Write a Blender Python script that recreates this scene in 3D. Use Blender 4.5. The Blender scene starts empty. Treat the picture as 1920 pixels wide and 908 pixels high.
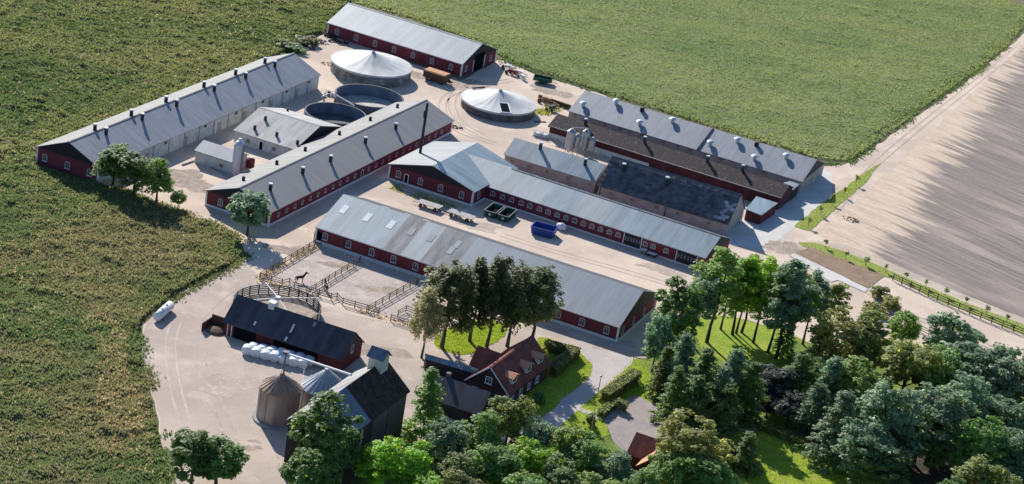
import bpy, math, random
import numpy as np
from mathutils import Matrix, Vector
C = bpy.context.scene.collection
SC = bpy.context.scene
R = math.radians
random.seed(7)

# ------------------------------------------------------------------ camera
FPX, PITCH, ROLL, CAMH = 3800.0, 0.38027534, 0.16991577, 160.0
cp, sp, cr, sr = math.cos(PITCH), math.sin(PITCH), math.cos(ROLL), math.sin(ROLL)
RV, UV, FV = Vector((1, 0, 0)), Vector((0, sp, cp)), Vector((0, cp, -sp))
RX = cr * RV + sr * UV
UX = -sr * RV + cr * UV
cam = bpy.data.cameras.new('camera'); cam.sensor_width = 36; cam.lens = 36 * FPX / 1920
cam.clip_start = 1; cam.clip_end = 20000
co = bpy.data.objects.new('camera', cam); C.objects.link(co)
m = Matrix((RX, UX, -FV)).transposed().to_4x4(); m.translation = (0, 0, CAMH)
co.matrix_world = m
SC.camera = co

# ------------------------------------------------------------------ light
SUN_EL = R(29.5)
SH = Vector((0.44, -0.90, 0)).normalized()          # direction shadows fall on the ground
sd = Vector((SH.x * math.cos(SUN_EL), SH.y * math.cos(SUN_EL), -math.sin(SUN_EL)))
sl = bpy.data.lights.new('sun', 'SUN'); sl.energy = 4.7; sl.angle = R(0.6); sl.color = (1, .955, .89)
so = bpy.data.objects.new('sun', sl); C.objects.link(so)
so.rotation_euler = sd.to_track_quat('-Z', 'Y').to_euler()
so.location = (-60, 600, 300)
w = bpy.data.worlds.new('World'); SC.world = w; w.use_nodes = True
nt = w.node_tree
sk = nt.nodes.new('ShaderNodeTexSky'); sk.sky_type = 'NISHITA'; sk.sun_disc = False
sk.sun_elevation = SUN_EL
sk.sun_rotation = math.atan2(-SH.x, -SH.y)
sk.air_density = 1.0; sk.dust_density = 0.4; sk.ozone_density = 6.0
bg = nt.nodes['Background']; bg.inputs[1].default_value = 0.10
nt.links.new(sk.outputs[0], bg.inputs[0])
SC.view_settings.view_transform = 'Standard'; SC.view_settings.look = 'None'
SC.view_settings.exposure = 0.66; SC.view_settings.gamma = 1
SC.cycles.max_bounces = 6; SC.cycles.diffuse_bounces = 4; SC.cycles.glossy_bounces = 2
SC.cycles.transmission_bounces = 3; SC.cycles.transparent_max_bounces = 4

# ------------------------------------------------------------------ pixel <-> place
def ray(px, py):
    return FV + RX * ((px - 960) / FPX) - UX * ((py - 454) / FPX)
def G(px, py, z=0.0):
    d = ray(px, py); t = (z - CAMH) / d.z
    return Vector((d.x * t, d.y * t, z))
def proj(p):
    q = Vector(p) - Vector((0, 0, CAMH)); d = q.dot(FV)
    return 960 + FPX * q.dot(RX) / d, 454 - FPX * q.dot(UX) / d
def hgt(p, py):
    a, b = 0.0, 40.0
    for _ in range(40):
        mm = (a + b) / 2
        if proj((p.x, p.y, mm))[1] > py: a = mm
        else: b = mm
    return a
def Z2(x, y): return 360 + x / 2.162, 60 + y / 2.162
def Z1(x, y): return x / 2.162, 60 + y / 2.162
def Z3(x, y): return 560 + x / 3.492, y / 3.492
def Z4(x, y): return 700 + x / 3.363, 230 + y / 3.363
def Z5(x, y): return 920 + x / 2.67, 160 + y / 2.67
def Z6(x, y): return 380 + x / 3.243, 420 + y / 3.243
def Z7(x, y): return 440 + x / 2.948, 600 + y / 2.948
def Z8(x, y): return 740 + x / 2.838, 440 + y / 2.838
def Z9(x, y): return 820 + x / 3.152, 620 + y / 3.152
def ZA(x, y): return 1400 + x / 2.523, 300 + y / 2.523
def ZB(x, y): return 960 + x / 2.67, 420 + y / 2.67
def ZC(x, y): return 1300 + x / 2.61, 560 + y / 2.61

# ------------------------------------------------------------------ materials
def lin(c):
    return tuple((x / 12.92 if x <= .04045 else ((x + .055) / 1.055) ** 2.4) for x in c)
MATS = {}
def mat(name, base, rough=.8, var=.25, scale=1.2, c2=None, spec=.25, metal=0, bump=0, bscale=None, island=0, objrand=0,
        stretch=None, trans=0, panel=None, thr=(.35, .65)):
    """base/c2: linear colours mixed by noise; island/objrand: value jitter per piece / per object"""
    if name in MATS: return MATS[name]
    M = bpy.data.materials.new(name); M.use_nodes = True
    N, L = M.node_tree.nodes, M.node_tree.links
    P = N['Principled BSDF']
    P.inputs['Roughness'].default_value = rough
    P.inputs['Specular IOR Level'].default_value = spec
    P.inputs['Metallic'].default_value = metal
    tc = N.new('ShaderNodeTexCoord'); vec = tc.outputs['Object']
    if stretch:
        mp = N.new('ShaderNodeMapping'); mp.inputs['Scale'].default_value = stretch
        L.new(vec, mp.inputs[0]); vec2 = mp.outputs[0]
    else: vec2 = vec
    nz = N.new('ShaderNodeTexNoise'); nz.inputs['Scale'].default_value = scale; nz.inputs['Detail'].default_value = 6
    nz.inputs['Roughness'].default_value = .65
    L.new(vec2, nz.inputs['Vector'])
    ramp = N.new('ShaderNodeMapRange'); ramp.inputs[1].default_value = thr[0]; ramp.inputs[2].default_value = thr[1]
    L.new(nz.outputs['Fac'], ramp.inputs[0])
    mix = N.new('ShaderNodeMix'); mix.data_type = 'RGBA'
    mix.inputs[6].default_value = (*base, 1)
    c2 = c2 or tuple(x * (1 - var) for x in base)
    mix.inputs[7].default_value = (*c2, 1)
    L.new(ramp.outputs[0], mix.inputs[0])
    out = mix.outputs[2]
    def jitter(src, amt, out):
        mr = N.new('ShaderNodeMapRange'); mr.inputs[3].default_value = 1 - amt; mr.inputs[4].default_value = 1 + amt
        L.new(src, mr.inputs[0])
        mm = N.new('ShaderNodeMix'); mm.data_type = 'RGBA'; mm.blend_type = 'MULTIPLY'; mm.inputs[0].default_value = 1
        L.new(out, mm.inputs[6]); L.new(mr.outputs[0], mm.inputs[7]); return mm.outputs[2]
    if island:
        g = N.new('ShaderNodeNewGeometry'); out = jitter(g.outputs['Random Per Island'], island, out)
    if objrand:
        oi = N.new('ShaderNodeObjectInfo'); out = jitter(oi.outputs['Random'], objrand, out)
        hs = N.new('ShaderNodeHueSaturation'); mr = N.new('ShaderNodeMapRange')
        mr.inputs[3].default_value = .475; mr.inputs[4].default_value = .515
        mul = N.new('ShaderNodeMath'); mul.operation = 'FRACT'
        m3 = N.new('ShaderNodeMath'); m3.operation = 'MULTIPLY'; m3.inputs[1].default_value = 7.31
        L.new(oi.outputs['Random'], m3.inputs[0]); L.new(m3.outputs[0], mul.inputs[0]); L.new(mul.outputs[0], mr.inputs[0])
        L.new(mr.outputs[0], hs.inputs['Hue']); L.new(out, hs.inputs['Color']); out = hs.outputs[0]
    if panel:
        # sheet to sheet tone: one random value per sheet of the given width along x
        sx = N.new('ShaderNodeSeparateXYZ'); L.new(vec, sx.inputs[0])
        mm = N.new('ShaderNodeMath'); mm.operation = 'DIVIDE'; mm.inputs[1].default_value = panel[0]; L.new(sx.outputs[0], mm.inputs[0])
        fl = N.new('ShaderNodeMath'); fl.operation = 'FLOOR'; L.new(mm.outputs[0], fl.inputs[0])
        wn = N.new('ShaderNodeTexWhiteNoise'); wn.noise_dimensions = '1D'; L.new(fl.outputs[0], wn.inputs['W'])
        out = jitter(wn.outputs['Value'], panel[1], out)
        fr = N.new('ShaderNodeMath'); fr.operation = 'FRACT'; L.new(mm.outputs[0], fr.inputs[0])
        lt = N.new('ShaderNodeMath'); lt.operation = 'GREATER_THAN'; lt.inputs[1].default_value = .1; L.new(fr.outputs[0], lt.inputs[0])
        out = jitter(lt.outputs[0], panel[2] if len(panel) > 2 else .06, out)
    L.new(out, P.inputs['Base Color'])
    if bump:
        n2 = N.new('ShaderNodeTexNoise'); n2.inputs['Scale'].default_value = bscale or scale * 4; n2.inputs['Detail'].default_value = 5
        L.new(vec2, n2.inputs['Vector'])
        bp = N.new('ShaderNodeBump'); bp.inputs['Strength'].default_value = bump; bp.inputs['Distance'].default_value = .3
        L.new(n2.outputs['Fac'], bp.inputs['Height']); L.new(bp.outputs[0], P.inputs['Normal'])
    if trans:
        tr = N.new('ShaderNodeBsdfTranslucent'); ms = N.new('ShaderNodeAddShader')
        hsv = N.new('ShaderNodeHueSaturation'); hsv.inputs['Saturation'].default_value = 1.15; hsv.inputs['Value'].default_value = trans*4.4
        hsv.inputs['Hue'].default_value = .485
        L.new(out, hsv.inputs['Color']); L.new(hsv.outputs[0], tr.inputs[0])
        L.new(P.outputs[0], ms.inputs[0]); L.new(tr.outputs[0], ms.inputs[1])
        L.new(ms.outputs[0], N['Material Output'].inputs[0])
    MATS[name] = M
    return M

m_red = mat('red_paint', (.20, .036, .044), .8, .4, .7, panel=(1.6, .12, .08), c2=(.13, .034, .04))
m_redb = mat('red_brick', (.13, .032, .034), .85, .35, 1.0)
m_frame = mat('dull_frame_paint', (.52, .46, .47), .7, .25, 2)
m_white = mat('white_paint', (.74, .74, .72), .6, .12, 2)
m_whitewall = mat('whitewashed_wall', (.66, .66, .62), .8, .3, .6, bump=.1)
m_greywall = mat('grey_render', (.42, .38, .35), .85, .3, .5)
m_darkwood = mat('dark_boarding', (.035, .03, .034), .7, .35, 2, panel=(.35, .15, .1))
m_roofgrey = mat('grey_sheet_roof', (0.266, 0.276, 0.297), .55, .24, 0.70, stretch=(1, .2, .3), panel=(1.15, .035), spec=.35)
m_roofwarm = mat('weathered_fibre_roof', (0.319, 0.303, 0.292), .7, 0.45, 0.70, stretch=(1, .2, .3), panel=(1.15, .04))
m_rooflight = mat('pale_sheet_roof', (0.308, 0.347, 0.358), .5, 0.30, 0.60, stretch=(1, .15, .25), panel=(1.1, .03), spec=.4)
m_roofblue = mat('blue_grey_sheet_roof', (0.237, 0.308, 0.347), .5, 0.35, 0.60, stretch=(1, .15, .25), panel=(2.2, .06), spec=.4)
m_roofnew = mat('smooth_grey_roof', (0.242, 0.270, 0.303), .5, 0.25, 0.40, stretch=(1, .2, .3), panel=(1.1, .02), spec=.4)
m_black = mat('black_roof_felt', (.038, .04, .05), .65, .4, .6, stretch=(1, .3, .4), panel=(1.0, .12), spec=.3, c2=(.07, .07, .08))
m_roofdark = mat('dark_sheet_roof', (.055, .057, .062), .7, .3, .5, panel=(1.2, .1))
m_roofback = mat('sun_dimmed_fibre_roof', (0.220, 0.215, 0.204), .7, 0.40, 0.70, stretch=(1, .2, .3), panel=(1.15, .04))  # for sun-facing slopes: colour darkened against the direct sunlight
m_roofmid = mat('brown_grey_sheet_roof', (0.210, 0.205, 0.210), .6, .24, 0.60, stretch=(1, .2, .3), panel=(1.15, .04), c2=(.25, .235, .215))
m_roofcourt = mat('pale_fibre_roof', (0.440, 0.418, 0.391), .75, 0.40, 0.60, stretch=(1, .2, .3), panel=(1.15, .04), c2=(.29, .27, .255))
m_roofdimmed = mat('sun_dimmed_sheet_roof', (.20, .215, .22), .6, .25, .5, stretch=(1, .15, .25), panel=(1.1, .05))  # darker copy for the sun-facing slope, offsetting the sun in its colour
m_slate = mat('slate', (.105, .11, .12), .6, .4, .5, island=.4, spec=.35)
m_slatepale = mat('pale_slate', (.42, .42, .42), .6, .3, .5, island=.3)
m_moss = mat('mossy_fibre_roof', (.06, .045, .04), .9, .3, 1.6, c2=(.19, .175, .165), thr=(.52, .75), stretch=(1.4, .6, 1), bump=.4)
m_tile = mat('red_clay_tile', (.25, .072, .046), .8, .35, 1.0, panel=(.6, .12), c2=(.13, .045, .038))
m_tilepale = mat('tile_with_sunlight', (.6, .27, .14), .8, .3, 1.5, c2=(.5, .25, .14))  # lit copy of the clay tile, sunlight painted into its colour
m_tilebrown = mat('brown_tile', (.085, .058, .042), .95, .4, 1.2, panel=(.5, .2), c2=(.03, .025, .023), spec=.08)
m_dark = mat('dark_opening', (.010, .010, .014), .9, .2, spec=.02)
m_glass = mat('window_pane', (.10, .07, .075), .2, .2, spec=.6)
m_skylight = mat('skylight_sheet', (.75, .77, .75), .4, .15, 2)
m_concrete = mat('concrete', (.36, .35, .33), .9, .35, .5, island=.12)
m_stone = mat('concrete_block', (.27, .26, .25), .9, .5, 1.2, island=.4, c2=(.13, .13, .13))
m_darkconc = mat('dark_concrete', (.13, .13, .135), .85, .4, .6, island=.2)
m_cover = mat('tank_cover_cloth', (.56, .555, .53), .6, .3, .3, bump=.1, bscale=.6)
m_tankblue = mat('blue_grey_tank_lining', (.16, .2, .26), .6, .35, .4, island=.12)
m_sludge = mat('dry_sludge', (.56, .52, .46), .9, .4, .25)
m_galv = mat('galvanised_steel', (.42, .43, .45), .42, .3, .8, metal=.5, panel=None)
m_silo = mat('weathered_silo_steel', (.42, .36, .31), .55, .4, .5, c2=(.26, .2, .17), stretch=(1, 1, .35), metal=.25)
m_rust = mat('rusty_steel', (.30, .15, .075), .75, .4, .9, c2=(.42, .29, .19))
m_metal = mat('dark_steel', (.06, .06, .065), .5, .3)
m_vent = mat('dark_vent_pipe', (.035, .038, .042), .6, .3)
m_pale = mat('pale_metal', (.62, .64, .66), .4, .15, metal=.2)
m_green = mat('dark_green_paint', (.02, .085, .06), .5, .3, 1.5)
m_blue = mat('blue_paint', (.02, .075, .33), .5, .3, 1.2)
m_tyre = mat('rubber', (.02, .02, .022), .85, .2)
m_brown = mat('brown_timber', (.13, .065, .045), .8, .3)
m_orange = mat('tan_load_cover', (.52, .26, .12), .8, .2)
m_fence = mat('brown_fence_timber', (.12, .085, .06), .85, .35, 2)
m_fencegrey = mat('grey_fence_steel', (.2, .2, .21), .6, .3)
m_deck = mat('grey_deck_boards', (.42, .39, .37), .85, .25, 1, island=.15)
m_wrap = mat('white_bale_wrap', (.68, .72, .74), .35, .1, 1.5, bump=.3, bscale=2.5, spec=.4)
m_poly = mat('white_plastic', (.72, .73, .74), .45, .1)
m_horse = mat('dark_brown_coat', (.035, .02, .014), .6, .3)
m_mane = mat('black_hair', (.012, .01, .01), .7, .2)
m_bark = mat('bark', (.085, .065, .05), .9, .4, 3)
m_birchbark = mat('pale_bark', (.14, .12, .105), .85, .6, 2.5)
def leafm(n, c, var=.4, tr=.55):
    return mat(n, c, .6, var, .55, island=.35, objrand=.14, trans=tr, spec=.16)
L_dark = leafm('dark_leaves', (.072, .115, .034))
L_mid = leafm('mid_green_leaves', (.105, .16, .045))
L_bright = leafm('bright_leaves', (.14, .235, .03))
L_olive = leafm('olive_leaves', (.125, .14, .042))
L_birch = leafm('birch_leaves', (.07, .085, .035))
L_birchp = leafm('pale_birch_leaves', (.19, .185, .09))
L_blue = leafm('hazed_blue_green_leaves', (.105, .15, .088))  # bluer and lighter, painting in the haze over the right-hand wood
L_purple = leafm('purple_shade_leaves', (.032, .022, .035))  # purple of the shaded ground put into the leaf colour
L_dusky = leafm('shade_dark_leaves', (.05, .06, .048))  # shadow tone put into the leaf colour
L_hedge = leafm('hedge_leaves', (.10, .12, .045))

# ------------------------------------------------------------------ mesh helpers
class MB:
    def __init__(s): s.v = []; s.f = []; s.mi = []; s.cur = 0
    def add(s, vs, fs):
        n = len(s.v); s.v += [tuple(v) for v in vs]; s.f += [tuple(i + n for i in f) for f in fs]; s.mi += [s.cur] * len(fs)
        return s
    def box(s, x0, x1, y0, y1, z0, z1):
        return s.add([(x0,y0,z0),(x1,y0,z0),(x1,y1,z0),(x0,y1,z0),(x0,y0,z1),(x1,y0,z1),(x1,y1,z1),(x0,y1,z1)],
              [(0,3,2,1),(4,5,6,7),(0,1,5,4),(1,2,6,5),(2,3,7,6),(3,0,4,7)])
    def bar(s, a, b, t, h=None):
        a, b = Vector(a), Vector(b); h = h or t
        d = (b - a).normalized(); up = Vector((0, 0, 1)) if abs(d.z) < .95 else Vector((1, 0, 0))
        x = d.cross(up).normalized() * t / 2; y = x.cross(d).normalized() * h / 2
        return s.add([a-x-y, a+x-y, a+x+y, a-x+y, b-x-y, b+x-y, b+x+y, b-x+y],
              [(0,1,2,3),(7,6,5,4),(0,4,5,1),(1,5,6,2),(2,6,7,3),(3,7,4,0)])
    def cyl(s, a, b, r0, r1=None, n=12, caps=True):
        a, b = Vector(a), Vector(b); r1 = r0 if r1 is None else r1
        d = (b - a).normalized(); up = Vector((0, 0, 1)) if abs(d.z) < .95 else Vector((1, 0, 0))
        x = d.cross(up).normalized(); y = x.cross(d).normalized()
        vs = [a + (x*math.cos(k*2*math.pi/n) + y*math.sin(k*2*math.pi/n))*r0 for k in range(n)]
        vs += [b + (x*math.cos(k*2*math.pi/n) + y*math.sin(k*2*math.pi/n))*r1 for k in range(n)]
        fs = [(k, k+n, (k+1)%n+n, (k+1)%n) for k in range(n)]
        if caps: fs += [tuple(range(n)), tuple(range(2*n-1, n-1, -1))]
        return s.add(vs, fs)
    def lathe(s, prof, n=24, cx=0, cy=0, close=False):
        vs = []; fs = []
        for r, z in prof:
            vs += [(cx + r*math.cos(2*math.pi*k/n), cy + r*math.sin(2*math.pi*k/n), z) for k in range(n)]
        for i in range(len(prof)-1):
            fs += [(i*n+k, i*n+(k+1)%n, (i+1)*n+(k+1)%n, (i+1)*n+k) for k in range(n)]
        return s.add(vs, fs)
    def prism(s, poly, z0, z1):
        n = len(poly)
        vs = [(x, y, z0) for x, y in poly] + [(x, y, z1) for x, y in poly]
        return s.add(vs, [tuple(range(n-1, -1, -1)), tuple(range(n, 2*n))] + [(k, (k+1)%n, (k+1)%n+n, k+n) for k in range(n)])
    def extr_u(s, poly, u0, u1):          # polygon in (v,z) pushed along u
        n = len(poly)
        vs = [(u0, y, z) for y, z in poly] + [(u1, y, z) for y, z in poly]
        return s.add(vs, [tuple(range(n)), tuple(range(2*n-1, n-1, -1))] + [(k, k+n, (k+1)%n+n, (k+1)%n) for k in range(n)])
    def mesh(s, name, *mats, smooth=False):
        me = bpy.data.meshes.new(name); me.from_pydata(s.v, [], s.f)
        for m_ in mats: me.materials.append(m_)
        if len(mats) > 1: me.polygons.foreach_set('material_index', s.mi)
        if smooth: me.polygons.foreach_set('use_smooth', [True]*len(s.f))
        import bmesh
        bm = bmesh.new(); bm.from_mesh(me); bmesh.ops.recalc_face_normals(bm, faces=bm.faces); bm.to_mesh(me); bm.free()
        me.update(); return me

def link(name, me, parent=None, loc=None, rz=0):
    o = bpy.data.objects.new(name, me); C.objects.link(o)
    if parent: o.parent = parent
    if loc is not None: o.location = loc
    if rz: o.rotation_euler = (0, 0, rz)
    return o
def tag(o, label=None, cat=None, group=None, kind=None):
    if label: o['label'] = label
    if cat: o['category'] = cat
    if group: o['group'] = group
    if kind: o['kind'] = kind
    return o
def thing(name, label, cat, loc=(0, 0, 0), rz=0, group=None):
    return tag(link(name, None, None, loc, rz), label, cat, group)
def copy_tree(o, parent=None):
    c = o.copy(); C.objects.link(c)
    if parent: c.parent = parent
    for ch in list(o.children): copy_tree(ch, c)
    return c
def np_mesh(name, verts, faces, mat_):
    """verts (N,3), faces (M,k) numpy"""
    me = bpy.data.meshes.new(name); k = faces.shape[1]
    me.vertices.add(len(verts)); me.vertices.foreach_set('co', verts.astype(np.float32).ravel())
    me.loops.add(faces.size); me.loops.foreach_set('vertex_index', faces.astype(np.int32).ravel())
    me.polygons.add(len(faces)); me.polygons.foreach_set('loop_start', np.arange(0, faces.size, k, dtype=np.int32))
    me.update(calc_edges=True); me.materials.append(mat_); return me

# ------------------------------------------------------------------ ground sheets
def gp(pts): return [tuple(G(*p)[:2]) for p in pts]
def smoothpoly(pts, it=2):
    for _ in range(it):
        q = []
        for i in range(len(pts)):
            a, b = pts[i], pts[(i+1) % len(pts)]
            q += [(a[0]*.8+b[0]*.2, a[1]*.8+b[1]*.2), (a[0]*.2+b[0]*.8, a[1]*.2+b[1]*.8)]
        pts = q
    return pts
def wobble(pts, amp, step):
    rr = random.Random(len(pts)); out = []
    for i in range(len(pts)):
        a, b = Vector(pts[i]), Vector(pts[(i+1) % len(pts)]); n = max(1, int((b-a).length/step))
        for k in range(n):
            p = a.lerp(b, k/n); out.append((p.x + rr.uniform(-amp, amp), p.y + rr.uniform(-amp, amp)))
    return out
def sheet(name, pts, z, mat_, label, kind='structure', cat=None):
    me = bpy.data.meshes.new(name)
    me.from_pydata([(x, y, z) for x, y in pts], [], [tuple(range(len(pts)))])
    import bmesh
    bm = bmesh.new(); bm.from_mesh(me)
    bmesh.ops.triangulate(bm, faces=bm.faces); bmesh.ops.recalc_face_normals(bm, faces=bm.faces)
    if bm.faces and sum(f.normal.z for f in bm.faces) < 0: bmesh.ops.reverse_faces(bm, faces=bm.faces)
    bm.to_mesh(me); bm.free(); me.materials.append(mat_)
    return tag(link(name, me), label, cat, None, kind)
def inside(px, py, poly):
    r = np.zeros(px.shape, bool); n = len(poly)
    for i in range(n):
        x0, y0 = poly[i]; x1, y1 = poly[(i+1) % n]
        if y0 == y1: continue
        c = ((y0 > py) != (y1 > py)) & (px < (x1-x0)*(py-y0)/(y1-y0)+x0)
        r ^= c
    return r

def ground_mat(name, c1, c2, c3, s1, s2, bump=.2, stretch=None, rot=0, thr=(.4, .6), thr2=(.5, .65), fine=.25):
    M = bpy.data.materials.new(name); M.use_nodes = True
    N, L = M.node_tree.nodes, M.node_tree.links; P = N['Principled BSDF']
    P.inputs['Roughness'].default_value = .95; P.inputs['Specular IOR Level'].default_value = .1
    tc = N.new('ShaderNodeTexCoord'); mp = N.new('ShaderNodeMapping')
    mp.vector_type = 'POINT'
    rotn = N.new('ShaderNodeVectorRotate'); rotn.rotation_type = 'Z_AXIS'; rotn.inputs['Angle'].default_value = rot
    L.new(tc.outputs['Object'], rotn.inputs[0]); L.new(rotn.outputs[0], mp.inputs[0])
    mp.inputs['Scale'].default_value = stretch or (1, 1, 1)
    def noise(s, d=6, src=None):
        n = N.new('ShaderNodeTexNoise'); n.inputs['Scale'].default_value = s; n.inputs['Detail'].default_value = d
        n.inputs['Roughness'].default_value = .62
        L.new(src or mp.outputs[0], n.inputs['Vector']); return n.outputs['Fac']
    def rng(src, a, b, c=0, d=1):
        r = N.new('ShaderNodeMapRange'); r.inputs[1].default_value = a; r.inputs[2].default_value = b
        r.inputs[3].default_value = c; r.inputs[4].default_value = d; L.new(src, r.inputs[0]); return r.outputs[0]
    def mix(f, a, b, mode='MIX'):
        m_ = N.new('ShaderNodeMix'); m_.data_type = 'RGBA'; m_.blend_type = mode
        if isinstance(f, float): m_.inputs[0].default_value = f
        else: L.new(f, m_.inputs[0])
        for i, s in ((6, a), (7, b)):
            if isinstance(s, tuple): m_.inputs[i].default_value = (*s, 1)
            else: L.new(s, m_.inputs[i])
        return m_.outputs[2]
    o = mix(rng(noise(s1), *thr), c1, c2)
    o = mix(rng(noise(s2, 8), *thr2), o, c3)
    o = mix(1.0, o, rng(noise(2.2, 4, tc.outputs['Object']), .25, .75, 1-fine, 1+fine), 'MULTIPLY')
    L.new(o, P.inputs['Base Color'])
    bp = N.new('ShaderNodeBump'); bp.inputs['Strength'].default_value = bump; bp.inputs['Distance'].default_value = .4
    L.new(noise(1.2, 6, tc.outputs['Object']), bp.inputs['Height']); L.new(bp.outputs[0], P.inputs['Normal'])
    M['h'] = 1
    return M
g_grass = ground_mat('meadow_ground', (.17, .155, .08), (.095, .105, .05), (.33, .27, .17), .03, .09, .3, thr2=(.58, .75))
g_crop = ground_mat('crop_ground', (.20, .205, .095), (.145, .175, .078), (.21, .205, .11), .02, .07, .3, thr2=(.58, .75))
g_yard = ground_mat('sandy_yard', (.61, .49, .385), (.49, .39, .31), (.66, .545, .435), .045, .14, .12, fine=.07, thr2=(.52, .7))
g_path = ground_mat('pale_drive', (.49, .43, .395), (.44, .39, .36), (.52, .465, .43), .08, .3, .1, fine=.05)
g_plough = ground_mat('ploughed_soil', (.30, .245, .215), (.235, .195, .18), (.37, .30, .245), .35, .1, .5, stretch=(.06, 1, 1), rot=R(24), fine=.2, thr=(.35, .65))
g_sand = ground_mat('bare_sandy_soil', (.52, .42, .32), (.43, .345, .27), (.56, .47, .37), .3, .12, .3, stretch=(.35, 1, 1), rot=R(24), fine=.12)
g_lawn = ground_mat('lawn', (.27, .33, .035), (.2, .29, .03), (.32, .35, .06), .12, .35, .4, fine=.22)
g_verge = ground_mat('verge_grass', (.26, .31, .07), (.2, .26, .05), (.32, .32, .12), .2, .6, .5, fine=.25)
g_wood = ground_mat('dark_park_grass', (.17, .23, .04), (.10, .14, .035), (.24, .29, .05), .1, .3, .5, fine=.3)  # darker green than the lawns
g_court = ground_mat('grey_gravel_court', (.33, .285, .26), (.29, .25, .235), (.37, .32, .285), .15, .5, .1, fine=.06)
g_soil = ground_mat('brown_soil', (.27, .19, .125), (.23, .165, .11), (.31, .23, .16), .2, .5, .3, fine=.12)
g_conc = ground_mat('pale_concrete', (.56, .53, .49), (.5, .475, .44), (.6, .57, .53), .2, .5, .05, fine=.05)

sheet('ground', [(-9000, -3000), (9000, -3000), (9000, 14000), (-9000, 14000)], 0, g_grass, 'wide flat grassland around the farm')
YARD = gp([(590, 75), (615, 60), (863, 152), (938, 112), (1000, 138), (1098, 168), (1545, 312), (1580, 309), (1612, 296), (1660, 262),
           (1745, 200), (1830, 140), (1890, 90), (1990, 0), (2300, -100), (2300, 780), (1960, 740), (1600, 700), (1250, 690), (1000, 700),
           (1000, 800), (900, 850), (700, 930), (540, 1000), (322, 1000), (318, 900), (308, 850), (296, 790), (276, 700), (262, 640),
           (266, 610), (285, 592), (322, 562), (380, 528), (440, 498), (462, 478), (448, 447), (400, 420), (352, 402), (270, 373),
           (215, 352), (190, 345), (190, 300), (380, 200), (560, 100)])
sheet('yard', wobble(YARD, .35, 3), .02, g_yard, 'pale sandy farmyard and tracks between the barns')
g_yardlow = ground_mat('grey_sandy_yard', (.485, .395, .325), (.40, .325, .27), (.55, .455, .375), .05, .18, .12, fine=.07, thr2=(.52, .7))
YL = gp([(322, 1000), (318, 900), (308, 850), (296, 790), (276, 700), (264, 640), (268, 612), (288, 594), (325, 563), (384, 530), (444, 500), (475, 500), (520, 560), (600, 575), (762, 612), (860, 640), (960, 625), (1010, 600), (1150, 660), (1195, 672), (1100, 745), (1040, 800), (900, 850), (700, 930), (540, 1000)])
sheet('yard', wobble(smoothpoly(YL, 1), .5, 2.5), .03, g_yardlow, 'greyer sandy yard round the black roofed shed and grain silos')
# ploughed land to the right
PL = gp([(1524, 437), (1560, 412), (1640, 346), (1700, 290), (1800, 195), (1905, 100), (2050, -20), (2600, 60), (2600, 900), (1960, 612),
         (1860, 575), (1760, 535), (1680, 508), (1600, 470)])

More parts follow.
